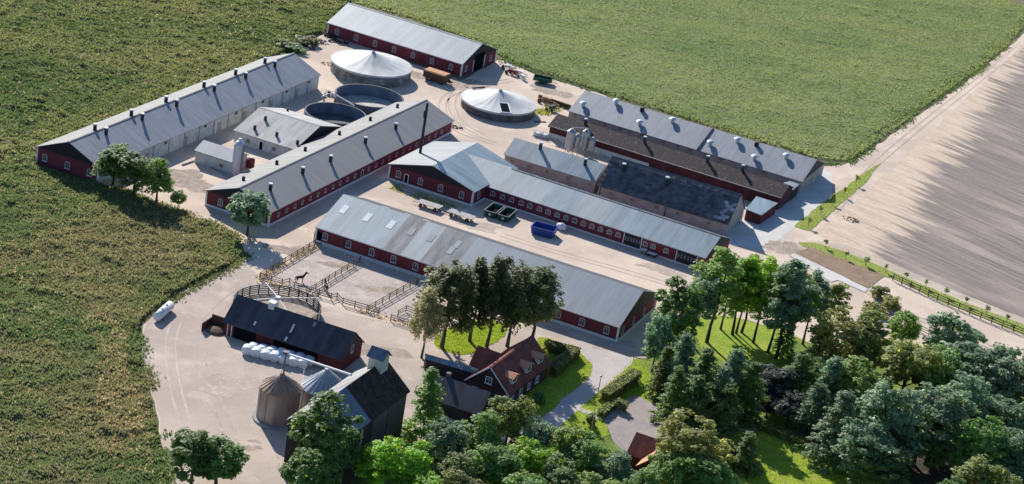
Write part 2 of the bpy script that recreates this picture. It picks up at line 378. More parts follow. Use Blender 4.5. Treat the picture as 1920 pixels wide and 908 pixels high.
PB0, PB1 = G(1672, 445), G(1862, 185)
def plough_mat():
    M = bpy.data.materials.new('ploughed_soil'); M.use_nodes = True
    N, L = M.node_tree.nodes, M.node_tree.links; P = N['Principled BSDF']
    P.inputs['Roughness'].default_value = .95; P.inputs['Specular IOR Level'].default_value = .1
    tc = N.new('ShaderNodeTexCoord')
    d = (PB1-PB0).normalized(); nrm = Vector((d.y, -d.x, 0))
    sub = N.new('ShaderNodeVectorMath'); sub.operation = 'SUBTRACT'; sub.inputs[1].default_value = (PB0.x, PB0.y, 0); L.new(tc.outputs['Object'], sub.inputs[0])
    dot = N.new('ShaderNodeVectorMath'); dot.operation = 'DOT_PRODUCT'; dot.inputs[1].default_value = tuple(nrm); L.new(sub.outputs[0], dot.inputs[0])
    rt = N.new('ShaderNodeVectorRotate'); rt.rotation_type = 'Z_AXIS'; rt.inputs['Angle'].default_value = R(42); L.new(tc.outputs['Object'], rt.inputs[0])
    def noise(scale, st, det=5):
        mp = N.new('ShaderNodeMapping'); mp.inputs['Scale'].default_value = st; L.new(rt.outputs[0], mp.inputs[0])
        n = N.new('ShaderNodeTexNoise'); n.inputs['Scale'].default_value = scale; n.inputs['Detail'].default_value = det; L.new(mp.outputs[0], n.inputs[0]); return n.outputs['Fac']
    def rng(src, a, b, c=0, e=1):
        r = N.new('ShaderNodeMapRange'); r.inputs[1].default_value = a; r.inputs[2].default_value = b; r.inputs[3].default_value = c; r.inputs[4].default_value = e; L.new(src, r.inputs[0]); return r.outputs[0]
    def math_(op, a, b):
        m_ = N.new('ShaderNodeMath'); m_.operation = op
        for i_, q in ((0, a), (1, b)):
            if isinstance(q, (int, float)): m_.inputs[i_].default_value = q
            else: L.new(q, m_.inputs[i_])
        return m_.outputs[0]
    def mix(f, a, b, mode='MIX'):
        m_ = N.new('ShaderNodeMix'); m_.data_type = 'RGBA'; m_.blend_type = mode
        if isinstance(f, float): m_.inputs[0].default_value = f
        else: L.new(f, m_.inputs[0])
        for i_, q in ((6, a), (7, b)):
            if isinstance(q, tuple): m_.inputs[i_].default_value = (*q, 1)
            else: L.new(q, m_.inputs[i_])
        return m_.outputs[2]
    fu = noise(.5, (.09, 1, 1)); bl = noise(.05, (1, 1, 1))
    t = math_('ADD', dot.outputs['Value'], math_('MULTIPLY', math_('SUBTRACT', fu, .5), 26.0))
    t = math_('ADD', t, math_('MULTIPLY', math_('SUBTRACT', bl, .5), 16.0))
    sand = mix(rng(noise(.35, (.3, 1, 1)), .35, .65), (.60, .475, .36), (.50, .385, .285))
    grey = mix(rng(noise(.9, (.05, 1, 1)), .36, .64), (.29, .24, .20), (.185, .155, .138))
    grey = mix(rng(noise(.12, (.25, 1, 1)), .5, .72), grey, (.40, .33, .285))
    c = mix(rng(t, -2.5, 2.5), sand, grey)
    c = mix(1.0, c, rng(noise(1.6, (.5, 1, 1), 3), .25, .75, .88, 1.12), 'MULTIPLY')
    L.new(c, P.inputs['Base Color'])
    bp = N.new('ShaderNodeBump'); bp.inputs['Strength'].default_value = .6; bp.inputs['Distance'].default_value = .4
    L.new(noise(1.3, (.12, 1, 1), 4), bp.inputs['Height']); L.new(bp.outputs[0], P.inputs['Normal']); return M
g_plough2 = plough_mat()
sheet('ploughed_field', wobble(PL, .6, 4), .04, g_plough2, 'ploughed field with a pale sandy margin beside the track')
V1 = gp([ZA(225, 315), ZA(262, 330), ZA(302, 338), ZA(440, 215), ZA(575, 95), ZA(592, 60), ZA(640, 10), ZA(600, 35), ZA(545, 70), ZA(470, 130), ZA(350, 210)])
sheet('grass_verge', wobble(V1, .25, 2), .08, g_verge, 'bright grass verge beside the concrete apron')
sheet('path', wobble(gp([ZA(330, 385), ZA(480, 405), ZA(640, 470), ZA(900, 585), ZA(1312, 752), ZA(1800, 945), ZA(1800, 975), ZA(1312, 785), ZA(1000, 664), ZA(760, 563), ZA(640, 511), ZA(470, 441)]), .35, 2), .06, g_sand, 'pale sandy footpath between the ploughed field and the long verge')
V2 = gp([ZA(245, 392), ZA(330, 393), ZA(470, 438), ZA(640, 508), ZA(760, 560), ZA(1000, 662), ZA(1312, 782), ZA(1800, 970), ZA(1800, 1010), ZA(1312, 828),
         ZA(900, 662), ZA(690, 562), ZA(640, 552), ZA(450, 482), ZA(300, 418), ZA(265, 410)])
sheet('grass_verge', wobble(V2, .25, 2), .08, g_verge, 'long grass verge along the brown rail fence')
SO = gp([ZA(235, 440), ZA(300, 413), ZA(460, 472), ZA(655, 548), ZA(575, 608), ZA(440, 545)])
sheet('soil_bed', SO, .10, g_soil, 'bare brown soil bed below the grass verge')
CO = gp([ZA(205, 455), ZA(222, 445), ZA(300, 480), ZA(440, 545), ZA(572, 612), ZA(560, 628), ZA(430, 570), ZA(400, 580), ZA(290, 510)])
sheet('concrete_strip', CO, .12, g_conc, 'white concrete strip beside the brown soil bed')
# concrete apron at the right ends of the barns
AP = gp([Z5(1195, 800), Z5(1180, 700), Z5(1440, 600), Z5(1545, 520), Z5(1668, 420), Z5(1709, 440), Z5(1709, 560), Z5(1600, 640), Z5(1530, 710), Z5(1420, 790), Z5(1380, 830)])
sheet('concrete_apron', AP, .04, g_conc, 'pale concrete apron at the gable ends of the long barns')
# lawns, drive, court
WOOD = gp([(1195, 672), (1240, 622), (1300, 596), (1400, 600), (1480, 625), (1530, 650), (1600, 640), (1700, 640), (1960, 745), (2300, 900), (2300, 1200),
           (200, 1200), (540, 930), (760, 860), (960, 850), (1040, 805), (1062, 790)])
sheet('park_grass', wobble(WOOD, .3, 3), .04, g_wood, 'darker green grass under the trees of the park')
LW1 = smoothpoly(gp([Z8(195, 590), Z8(330, 648), Z8(470, 622), Z8(605, 525), Z8(590, 470), Z8(470, 455), Z8(330, 480), Z8(235, 530)]))
LW1 = wobble(LW1, .2, 1.2)
sheet('lawn', LW1, .06, g_lawn, 'bright lawn under the drooping birches')
LW2 = smoothpoly(gp([(1005, 630), (1035, 636), (1088, 660), (1113, 688), (1108, 708), (1082, 728), (1052, 748), (1045, 765), (1020, 778), (1000, 800), (950, 800), (960, 760), (1000, 720)]))
LW2 = wobble(LW2, .12, 1.2)
sheet('lawn', LW2, .06, g_lawn, 'rounded lawn wrapping the farmhouse and its hedge')
LW3 = gp([(1188, 672), (1210, 690), (1250, 740), (1275, 790), (1200, 745), (1188, 742), (1153, 763), (1126, 779), (1134, 791), (1143, 815), (1110, 830), (1040, 812), (1062, 788)])
sheet('lawn', wobble(LW3, .15, 2), .07, g_lawn, 'lawn strip with a clipped hedge right of the drive')
LW4 = gp([(1290, 605), (1340, 590), (1400, 600), (1470, 625), (1490, 660), (1440, 690), (1380, 690), (1320, 660)])
sheet('lawn', wobble(LW4, .3, 2), .06, g_lawn, 'sunlit lawn between the tall park trees')
g_shadefloor = ground_mat('shade_floor', (.06, .05, .038), (.04, .04, .026), (.09, .075, .05), .15, .5, .5, fine=.3)  # ground darkened to stand in for tree shade in the hollow
sheet('shade_floor', smoothpoly(gp([(1600, 760), (1680, 740), (1800, 740), (1960, 780), (2050, 1000), (1640, 1000), (1620, 880)])), .06, g_shadefloor, 'dark ground sheet with shade painted in, in the hollow of the wood')
LW5 = smoothpoly(gp([(1395, 812), (1430, 808), (1475, 826), (1530, 846), (1572, 872), (1592, 915), (1590, 980), (1380, 980), (1375, 900), (1430, 880)]))
sheet('lawn', LW5, .06, g_lawn, 'open bright lawn with a lone sapling')
DR = gp([(1190, 640), (1186, 682), (1120, 738), (1060, 791), (1035, 815), (1000, 850), (930, 870), (940, 850), (985, 820), (1030, 776), (1048, 757), (1082, 730), (1108, 704), (1112, 684), (1080, 640)])
sheet('drive', DR, .09, g_path, 'pale drive curving from the yard past the farmhouse')
FP = gp([Z9(840, 455), Z9(960, 500), Z9(990, 520), Z9(960, 530), Z9(820, 470)])
sheet('path', FP, .10, g_path, 'narrow path between the drive and the gravel court')
CT = smoothpoly(gp([(1188, 743), (1202, 745), (1274, 788), (1250, 828), (1200, 860), (1172, 850), (1150, 830), (1143, 810), (1134, 791), (1127, 779), (1153, 762)]), 1)
sheet('gravel_court', CT, .08, g_court, 'grey gravel court in front of the little tiled house')
PT = smoothpoly(gp([ZC(185, 620), ZC(250, 580), ZC(330, 575), ZC(335, 600), ZC(300, 660), ZC(240, 650)]))
sheet('path', PT, .08, g_path, 'pale path patch in the shade of the park')
sheet('paved_court', gp([(840, 765), (905, 765), (925, 790), (880, 810), (840, 800)]), .06, g_conc, 'small paved court in front of the farmhouse gable')
g_arena = ground_mat('paddock_sand', (.47, .39, .335), (.40, .335, .29), (.53, .45, .39), .12, .35, .3, fine=.12)
sheet('arena_sand', gp([(494, 520), (592, 466), (800, 530), (790, 610), (760, 604)]), .06, g_arena, 'sandy paddock floor in front of the long barn')

def track(label, px, gauge=1.8, wd=.42, m_=None, z=.035):
    P_ = [G(*p) for p in px]; b = MB()
    q = [Vector((p.x, p.y, z)) for p in P_]
    for _ in range(2):
        o = [q[0]]
        for a, c_ in zip(q, q[1:]): o += [a.lerp(c_, .25), a.lerp(c_, .75)]
        q = o+[q[-1]]
    for s_ in (-1, 1):
        vs = []; rr = random.Random(len(px))
        for i, p in enumerate(q):
            d = (q[min(i+1, len(q)-1)]-q[max(i-1, 0)]).normalized(); n_ = Vector((-d.y, d.x, 0)); ww = wd*rr.uniform(.25, 1.3)/2
            if i in (0, len(q)-1): ww = .02
            vs += [p+n_*(s_*gauge/2-ww), p+n_*(s_*gauge/2+ww)]
        b.add(vs, [(2*i, 2*i+2, 2*i+3, 2*i+1) for i in range(len(q)-1)])
    return tag(link('tyre_track', b.mesh('track', m_)), label, None, None, 'structure')
g_track = ground_mat('packed_track', (.46, .37, .30), (.39, .31, .255), (.53, .43, .35), .2, .6, .1, fine=.08)
g_trackp = ground_mat('pale_track', (.53, .435, .36), (.45, .365, .30), (.57, .47, .39), .2, .6, .1, fine=.06)
for lb, px, m_ in (('wheel tracks curving round the white covered tank', [(905, 150), (872, 160), (850, 176), (845, 200), (862, 232), (905, 255)], g_track),
                   ('second wheel tracks curving past the white covered tank', [(960, 150), (880, 166), (836, 178), (826, 205), (850, 245), (930, 270)], g_track),
                   ('wheel tracks along the track left of the paddocks', [(470, 480), (400, 530), (345, 575), (318, 630), (322, 700), (345, 790), (380, 880)], g_trackp),
                   ('wheel tracks from the paddock to the grain silos', [(480, 530), (420, 565), (375, 620), (372, 680), (410, 760), (440, 840)], g_track),
                   ('wheel tracks along the middle yard', [(940, 440), (1050, 475), (1160, 505), (1260, 535), (1330, 560)], g_trackp),
                   ('wheel tracks between the stable barn and the front barn', [(560, 425), (640, 380), (700, 345), (730, 325)], g_trackp),
                   ('wheel tracks along the ploughed field road', [(1560, 400), (1630, 318), (1720, 240), (1830, 155), (1910, 90)], g_track),
                   ('wheel tracks on the road to the right', [(1490, 450), (1580, 520), (1700, 590), (1830, 640), (1960, 690)], g_track)):
    track(lb, px, m_=m_, z=.05)
def stain(label, c, rx, ry, m_, seed, z=.045):
    rr = random.Random(seed); p = G(*c); ph = [rr.uniform(0, 6.28) for _ in range(4)]
    pts = []
    for k in range(40):
        a = 2*math.pi*k/40; q = 1+.28*math.sin(2*a+ph[0])+.2*math.sin(3*a+ph[1])+.14*math.sin(7*a+ph[2])+rr.uniform(-.1, .1)
        pts.append((p.x+rx*q*math.cos(a), p.y+ry*q*math.sin(a)))
    return sheet('ground_patch', pts, z, m_, label)
g_damp = ground_mat('trodden_earth', (.36, .29, .23), (.28, .225, .18), (.46, .37, .30), .3, .9, .1, fine=.12)
for i, (c, rx, ry, lb) in enumerate((((545, 470), 4, 3, 'trodden patch at the left paddock corner'), ((470, 840), 1.6, .9, 'dark spill mark on the yard below the grain silos'), ((478, 828), .9, .6, 'small spill mark on the yard below the grain silos'),
      ((690, 655), 6, 3, 'trodden patch right of the black roofed shed'), ((1240, 505), 5, 2, 'worn patch in the middle yard'), ((900, 425), 5, 2, 'worn patch before the flat wagons'), ((800, 145), 5, 3, 'trodden patch by the box wagon'),
      ((860, 155), 6, 5, 'muddy patch between the far barn and the covered tank'), ((1030, 170), 5, 4, 'muddy patch round the farm machinery'), ((355, 340), 6, 5, 'trodden patch by the three trees'), ((1150, 655), 5, 2, 'worn patch on the drive corner'),
      ((1480, 470), 5, 5, 'worn patch where the tracks meet below the apron'), ((640, 500), 3, 2, 'trodden earth in the left paddock'), ((720, 545), 4, 2, 'trodden earth in the middle paddock'), ((430, 720), 5, 4, 'faint worn patch on the yard left of the silos'))):
    stain(lb, c, rx, ry, g_damp if i not in (4, 5, 10, 14) else g_track, i+1, .064 if 'paddock' in lb else (.094 if 'drive' in lb else .045))
# ------------------------------------------------------------------ rough meadow and crop: real height and tufts
def vnoise(x, y, s, seed):
    rs = np.random.RandomState(seed); T = rs.rand(256, 256)
    x = x*s; y = y*s; xi = np.floor(x).astype(int); yi = np.floor(y).astype(int); fx = x-xi; fy = y-yi
    fx = fx*fx*(3-2*fx); fy = fy*fy*(3-2*fy)
    a = T[xi % 256, yi % 256]; b = T[(xi+1) % 256, yi % 256]; c = T[xi % 256, (yi+1) % 256]; d = T[(xi+1) % 256, (yi+1) % 256]
    return (a*(1-fx)+b*fx)*(1-fy)+(c*(1-fx)+d*fx)*fy
def height(x, y, amp, seed, s=1.0):
    return amp*(.4*vnoise(x, y, .16*s, seed)+.75*vnoise(x, y, .42*s, seed+1)**2+.3*vnoise(x, y, 1.1*s, seed+2))
def field(name, poly, step, amp, base, mat_, seed, label, s=1.0):
    P_ = np.array(poly); x0, y0 = P_.min(0); x1, y1 = P_.max(0)
    nx, ny = int((x1-x0)/step)+2, int((y1-y0)/step)+2
    X, Y = np.meshgrid(x0+np.arange(nx)*step, y0+np.arange(ny)*step, indexing='ij')
    X = X + np.random.RandomState(seed).uniform(-.3, .3, X.shape)*step; Y = Y + np.random.RandomState(seed+9).uniform(-.3, .3, X.shape)*step
    ins = inside(X, Y, poly)
    Zz = base+height(X, Y, amp, seed, s)
    q = ins[:-1, :-1] & ins[1:, :-1] & ins[1:, 1:] & ins[:-1, 1:]
    # vertices whose four cells are not all kept sink below the ground
    full = np.zeros_like(ins); full[1:-1, 1:-1] = q[:-1, :-1] & q[1:, :-1] & q[1:, 1:] & q[:-1, 1:]
    Zz = np.where(full, Zz, -.05)
    idx = np.arange(nx*ny).reshape(nx, ny)
    F = np.stack([idx[:-1, :-1][q], idx[1:, :-1][q], idx[1:, 1:][q], idx[:-1, 1:][q]], 1)
    used = np.unique(F); remap = np.full(nx*ny, -1); remap[used] = np.arange(len(used))
    V = np.stack([X, Y, Zz], 2).reshape(-1, 3)[used]
    me = np_mesh(name, V, remap[F], mat_); me.polygons.foreach_set('use_smooth', np.ones(len(me.polygons), bool))
    return tag(link(name, me), label, None, None, 'structure')
def tufts(name, poly, n, h, wd, amp, base, mat_, seed, label, cat, K=3, s=1.0, clump=None):
    rs = np.random.RandomState(seed); P_ = np.array(poly); lo, hi = P_.min(0), P_.max(0)
    p = rs.uniform(lo, hi, (int(n*2.6), 2))
    keep = inside(p[:, 0], p[:, 1], poly)
    if clump: keep &= vnoise(p[:, 0], p[:, 1], clump, seed+5) + rs.rand(len(p))*.5 > .62
    p = p[keep][:n]; N_ = len(p)
    z = base+height(p[:, 0], p[:, 1], amp, seed_of[poly_id(poly)], s)
    hh = h*rs.uniform(.5, 1.35, N_)
    V = np.zeros((N_, K, 3, 3))
    for k in range(K):
        a = rs.uniform(0, 2*np.pi, N_); ww = wd*rs.uniform(.6, 1.2, N_)
        ox = rs.uniform(-.25, .25, (N_, 2))*wd*2
        lean = rs.uniform(-.5, .5, (N_, 2))*hh[:, None]
        for j, sg in ((0, -1), (1, 1)):
            V[:, k, j, 0] = p[:, 0]+ox[:, 0]+sg*ww*np.cos(a); V[:, k, j, 1] = p[:, 1]+ox[:, 1]+sg*ww*np.sin(a); V[:, k, j, 2] = z-.15
        V[:, k, 2, 0] = p[:, 0]+ox[:, 0]+lean[:, 0]; V[:, k, 2, 1] = p[:, 1]+ox[:, 1]+lean[:, 1]; V[:, k, 2, 2] = z+hh*rs.uniform(.7, 1.1, N_)
    V = V.reshape(-1, 3); F = np.arange(len(V)).reshape(-1, 3)
    return tag(link(name, np_mesh(name, V, F, mat_)), label, cat, None, 'stuff')
seed_of = {}
def poly_id(p): return (round(p[0][0], 3), round(p[0][1], 3), len(p))
m_tuft = mat('meadow_grass', (.128, .124, .064), .9, .5, .035, c2=(.074, .104, .044), thr=(.4, .6), island=.28, trans=.28, spec=.1)
m_tuftgreen = mat('green_meadow_grass', (.115, .128, .055), .9, .5, .03, c2=(.062, .09, .036), thr=(.4, .6), island=.35, trans=.28, spec=.1)
m_tuftdry = mat('dry_grass', (.32, .265, .15), .9, .4, .2, island=.35, trans=.25, spec=.1)
m_crop = mat('crop_leaves', (.15, .172, .074), .85, .4, .022, c2=(.098, .135, .056), thr=(.38, .62), stretch=(.6, 1.6, 1), island=.2, trans=.28, spec=.12)
LF = gp([(-60, 330), (20, 300), (66, 290), (66, 316), (130, 335), (190, 349), (215, 358), (268, 376), (345, 405), (400, 425), (444, 450), (455, 476), (436, 494), (378, 524), (318, 557),
         (280, 588), (262, 605), (256, 640), (270, 700), (290, 790), (302, 850), (312, 908), (314, 960), (-80, 960)])
UF = gp([(-80, 330), (-80, -60), (720, -60), (655, 4), (612, 45), (608, 62), (575, 68), (545, 92), (400, 152), (130, 262), (66, 288), (20, 298)])
CF = gp([(640, -60), (660, 4), (780, 38), (908, 85), (938, 105), (1000, 132), (1098, 164), (1300, 228), (1535, 299), (1590, 303), (1612, 290), (1660, 256), (1745, 194), (1830, 134), (1890, 84), (1919, 52), (1945, 20), (1905, 10), (1850, -14), (1800, -60)])
for p_, sd_ in ((LF, 11), (UF, 31), (CF, 51)): seed_of[poly_id(p_)] = sd_
field('meadow', LF, .8, .95, .05, g_grass, 11, 'rough meadow in front of the left barns')
field('meadow', UF, 1.2, 1.0, .05, g_grass, 31, 'rough meadow behind the far left barn')
field('crop_field', CF, 1.6, .5, .15, g_crop, 51, 'green crop field behind the far barns', .7)
tufts('meadow_grass', LF, 60000, .42, .2, 0.95, .05, m_tuft, 12, 'rough green meadow grass left of the sandy yard', 'grass')
tufts('dry_grass', LF, 5000, .42, .22, 0.95, .05, m_tuftdry, 14, 'dry straw coloured grass patches in the left meadow', 'grass', clump=.06)
DS = wobble(smoothpoly(gp([(150, 580), (205, 590), (240, 640), (238, 700), (280, 790), (285, 900), (215, 890), (170, 800), (185, 700)])), 1.2, 1.5); seed_of[poly_id(DS)] = 11
tufts('dry_grass', DS, 3600, .46, .24, 0.95, .05, m_tuftdry, 16, 'tan dry streak running down the left meadow', 'grass', clump=.35)
tufts('meadow_grass', UF, 70000, .42, .28, 1.0, .05, m_tuftgreen, 32, 'rough olive grass behind the far left barn', 'grass')
tufts('dry_grass', UF, 7000, .42, .26, 1.0, .05, m_tuftdry, 34, 'dry grass streaks behind the far left barn', 'grass', clump=.03)
tufts('crop', CF, 120000, .32, .3, .5, .15, m_crop, 52, 'even green crop plants behind the far barns', 'crop', K=2, s=.7)
m_vt = mat('verge_blades', (.22, .25, .07), .9, .4, .5, island=.35, trans=.28, spec=.1)
for q, lb in ((V1, 'short grass on the verge by the concrete apron'), (V2, 'short grass along the brown rail fence')):
    seed_of[poly_id(q)] = 71
    tufts('verge_grass', q, 3500, .22, .1, 0, .08, m_vt, 72, lb, 'grass')
m_lb = mat('lawn_blades', (.2, .26, .04), .9, .4, .5, island=.3, trans=.3, spec=.1)
for q, lb in ((LW1, 'short blades of the lawn under the birches'), (LW2, 'short blades of the farmhouse lawn'), (LW3, 'short blades of the lawn by the clipped hedge'), (LW5, 'short blades of the open park lawn')):
    seed_of[poly_id(q)] = 73
    tufts('lawn_grass', q, 4000, .16, .1, 0, .07, m_lb, 74, lb, 'grass')

def fringe(label, pts, n, wd, m_, h=.35, seed=3):
    rs = np.random.RandomState(seed); P_ = [Vector(p) for p in pts]; segs = list(zip(P_, P_[1:])); ln = [(b-a).length for a, b in segs]; tot = sum(ln); V = []
    for (a, b), l in zip(segs, ln):
        k = int(n*l/tot); t = rs.rand(k, 1); base = np.array(a)[None, :2]*(1-t)+np.array(b)[None, :2]*t
        d = np.array(((b-a).y, -(b-a).x))/max(l, .01); base = base+d*(rs.normal(0, 1, (k, 1))*wd)
        keep = vnoise(base[:, 0], base[:, 1], .25, seed)+rs.rand(k)*.3 > .55
        V.append(base[keep])
    p = np.concatenate(V); N_ = len(p); K = 3; W_ = np.zeros((N_, K, 3, 3)); hh = h*rs.uniform(.4, 1.4, N_)
    for k in range(K):
        an = rs.uniform(0, 6.28, N_); ww = .16*rs.uniform(.6, 1.3, N_); ox = rs.normal(0, .12, (N_, 2)); le = rs.uniform(-.5, .5, (N_, 2))*hh[:, None]
        for j, sg in ((0, -1), (1, 1)):
            W_[:, k, j, 0] = p[:, 0]+ox[:, 0]+sg*ww*np.cos(an); W_[:, k, j, 1] = p[:, 1]+ox[:, 1]+sg*ww*np.sin(an)
        W_[:, k, 2, :2] = p+ox+le; W_[:, k, 2, 2] = hh
    V = W_.reshape(-1, 3)
    return tag(link('weeds', np_mesh('weeds', V, np.arange(len(V)).reshape(-1, 3), m_)), label, 'weeds', None, 'stuff')
fringe('weeds along the meadow edge of the sandy track', gp([(318, 960), (312, 870), (296, 790), (276, 700), (262, 640), (266, 610), (290, 590), (325, 560), (382, 526), (440, 497), (463, 477), (448, 447), (400, 420), (352, 402), (270, 373), (215, 352)]), 5000, .8, m_tuft, .35, 3)
fringe('weeds along the crop field edge behind the barns', gp([(938, 110), (1000, 136), (1098, 167), (1300, 232), (1545, 308), (1590, 308), (1612, 294), (1660, 260), (1745, 198), (1830, 138), (1890, 88)]), 3000, .7, m_tuftgreen, .4, 5)
fringe('weeds by the paddock fence and round pen', gp([(486, 523), (540, 492), (592, 462)])+gp([(486, 524), (560, 548), (640, 575), (762, 608)]), 700, .8, m_tuftdry, .25, 7)
fringe('grass in the gap between slate barn and mossy barn', gp([(1170, 290), (1300, 330), (1390, 372)]), 1500, .7, m_vt, .5, 8)
fringe('grass round the white covered tank and the scrap', gp([(1004, 205), (1020, 215), (1035, 200), (1060, 195)]), 500, 1.0, m_vt, .4, 9)
fringe('weeds at the foot of the cross gable wall', gp([(735, 350), (800, 372), (870, 395)]), 500, 1.2, m_vt, .25, 11)
# ------------------------------------------------------------------ windows, doors (shared meshes)
def arch(w_, h_, rise, n=8):
    p = [(-w_/2, 0), (w_/2, 0), (w_/2, h_-rise)]
    for k in range(1, n):
        a = math.pi*k/n; p.append((w_/2*math.cos(a), h_-rise+rise*math.sin(a)))
    p.append((-w_/2, h_-rise)); return p
def arch_meshes(key, w_, h_, rise, fw, fmat, pmat, bars=1):
    o = arch(w_, h_, rise); i = [(x*(w_-2*fw)/w_, fw+z*(h_-2*fw)/h_) for x, z in o]
    n = len(o); b = MB()
    vs = [(x, -.09, z) for x, z in o]+[(x, -.09, z) for x, z in i]+[(x, .02, z) for x, z in o]+[(x, .02, z) for x, z in i]
    fs = []
    for k in range(n):
        j = (k+1) % n
        fs += [(k, j, n+j, n+k), (2*n+k, 2*n+j, j, k), (n+k, n+j, 3*n+j, 3*n+k)]
    b.add(vs, fs)
    b.box(-w_/2-.06, w_/2+.06, -.16, .02, -.1, -.01)
    if bars:
        b.box(-.035, .035, -.07, 0, fw, h_-fw-.01)
        b.box(-w_/2+fw, -.04, -.068, 0, h_*.55, h_*.55+.06); b.box(.04, w_/2-fw, -.068, 0, h_*.55, h_*.55+.06)
    f = b.mesh(key+'_frame', fmat)
    b = MB(); b.add([(x, -.03, z) for x, z in i], [tuple(range(n))])
    return f, b.mesh(key+'_pane', pmat)
WIN = {
 'tall': arch_meshes('tall_arched_window', 1.25, 1.65, .4, .15, m_frame, m_glass),
 'low': arch_meshes('low_arched_window', 1.25, 1.15, .55, .16, m_frame, m_glass),
 'round': arch_meshes('small_arched_window', .98, 1.0, .49, .16, m_frame, m_glass, 0),
 'plain': arch_meshes('plain_window', 1.0, .7, .03, .1, m_greywall, m_glass),
 'house': arch_meshes('house_window', 1.3, 1.35, .02, .14, m_white, m_glass),
 'door': arch_meshes('arched_door', 1.15, 2.3, .35, .16, m_white, m_dark, 0),
 'bigdoor': arch_meshes('arched_stable_door', 1.9, 2.6, .6, .1, m_redb, m_dark, 0),
}
def gate_mesh(w_, h_, cols):
    b = MB(); b.box(-w_/2, w_/2, -.06, .01, 0, h_)
    me = b.mesh('gate_leaf', m_darkwood); return me

class Barn:
    def __init__(s, name, label, cat, spec, wall, roof, gable=None, plinth=None, corner=None, sections=None, ridge=None, th=.16, group=None, fascia=None):
        (s.x, s.y, a, s.L, s.W, s.hw, s.hr, s.oe, s.og) = spec
        s.a = R(a); s.u = Vector((math.cos(s.a), math.sin(s.a), 0)); s.v = Vector((-s.u.y, s.u.x, 0)); s.o = Vector((s.x, s.y, 0))
        s.sl = (s.hr-s.hw)/(s.W/2)
        s.root = thing(name, label, cat, s.o, s.a, group)
        s.wall = link('wall', MB().extr_u([(0, -.1), (s.W, -.1), (s.W, s.hw), (s.W/2, s.hr), (0, s.hw)], 0, s.L).mesh('wall', wall), s.root)
        if gable:
            me = MB().extr_u([(.02, s.hw), (s.W-.02, s.hw), (s.W/2, s.hr-.02)], 0, .06).mesh('gable_boarding', gable)
            link('gable_boarding', me, s.root, (-.06, 0, 0)); link('gable_boarding', me, s.root, (s.L, 0, 0))
        if plinth:
            b = MB(); t = .07; h = plinth[1]
            b.box(-t, s.L+t, -t, 0, -.1, h); b.box(-t, s.L+t, s.W, s.W+t, -.1, h); b.box(-t, 0, 0, s.W, -.1, h); b.box(s.L, s.L+t, 0, s.W, -.1, h)
            link('plinth', b.mesh('plinth', plinth[0]), s.root)
        if corner:
            t = .1
            me = MB().box(-t, .3, -t, .3, -.1, s.hw-.05).mesh('corner_board', corner)
            for i, (cx, cy) in enumerate(((0, 0), (s.L, 0), (s.L, s.W), (0, s.W))):
                link('corner_board', me, s.root, (cx, cy, 0), i*math.pi/2)
        s.th = th
        secs = sections or [(-s.og, s.L+s.og, roof)]
        for side in (0, 1):
            for (u0, u1, rm) in secs:
                if isinstance(rm, tuple): rm_ = rm[side]
                else: rm_ = rm
                link('roof' if len(secs) == 1 else 'roof_section', MB().extr_u(s.slope_poly(side), u0, u1-.01).mesh('roof', rm_), s.root)
        if ridge:
            b = MB(); b.extr_u([(s.W/2-.3, s.hr+th-.02), (s.W/2, s.hr+th+.1), (s.W/2+.3, s.hr+th-.02), (s.W/2, s.hr+.05)], -s.og-.02, s.L+s.og+.02)
            link('ridge_cap', b.mesh('ridge_cap', ridge), s.root)
        if fascia:
            ez = s.hw-s.sl*s.oe+.02
            for v_ in (-s.oe-.07, s.W+s.oe+.01):
                link('gutter', MB().box(-s.og, s.L+s.og, v_, v_+.06, ez-.06, ez+s.th*.9).mesh('gutter', fascia), s.root)
    def slope_poly(s, side):
        ez = s.hw-s.sl*s.oe+.02
        p = [(-s.oe, ez), (s.W/2, s.hr+.02), (s.W/2, s.hr+.02+s.th), (-s.oe, ez+s.th)]
        return p if side == 0 else [(s.W-y, z) for y, z in p][::-1]
    def w2l(s, p): d = Vector(p)-s.o; return d.dot(s.u), d.dot(s.v), p[2]
    def hit(s, face, px, py):
        d = ray(px, py); c = Vector((0, 0, CAMH))
        if face == 'front': n, q = s.v, s.o
        elif face == 'back': n, q = s.v, s.o+s.v*s.W
        elif face == 'left': n, q = s.u, s.o
        elif face == 'right': n, q = s.u, s.o+s.u*s.L
        elif face == 'rf': n, q = (Vector((0, 0, 1))-s.v*s.sl), s.o+Vector((0, 0, s.hw+s.th))
        elif face == 'rb': n, q = (Vector((0, 0, 1))+s.v*s.sl), s.o+s.v*s.W+Vector((0, 0, s.hw+s.th))
        t = (q-c).dot(n)/d.dot(n); return s.w2l(c+d*t)
    def win(s, face, pts, key, z, name='window'):
        f, p = WIN[key]; out = []
        for q in pts:
            u, v, zz = s.hit(face, *q) if isinstance(q, tuple) else (q, q, 0)
            if face == 'front': loc, rz = (u, 0, z), 0
            elif face == 'back': loc, rz = (u, s.W, z), math.pi
            elif face == 'left': loc, rz = (0, v, z), -math.pi/2
            else: loc, rz = (s.L, v, z), math.pi/2
            w_ = link(name, f, s.root, loc, rz); link('pane' if name == 'window' else 'door_leaf', p, w_); out.append(w_)
        return out
    def panel(s, name, face, a, b, z0, z1, m_, t=.06):
        if face == 'front': me = MB().box(a, b, -t, .01, z0, z1)
        elif face == 'back': me = MB().box(a, b, s.W-.01, s.W+t, z0, z1)
        elif face == 'left': me = MB().box(-t, .01, a, b, z0, z1)
        else: me = MB().box(s.L-.01, s.L+t, a, b, z0, z1)
        return link(name, me.mesh(name, m_), s.root)
    def roofz(s, v): return (s.hw+s.sl*v if v < s.W/2 else s.hw+s.sl*(s.W-v))+s.th
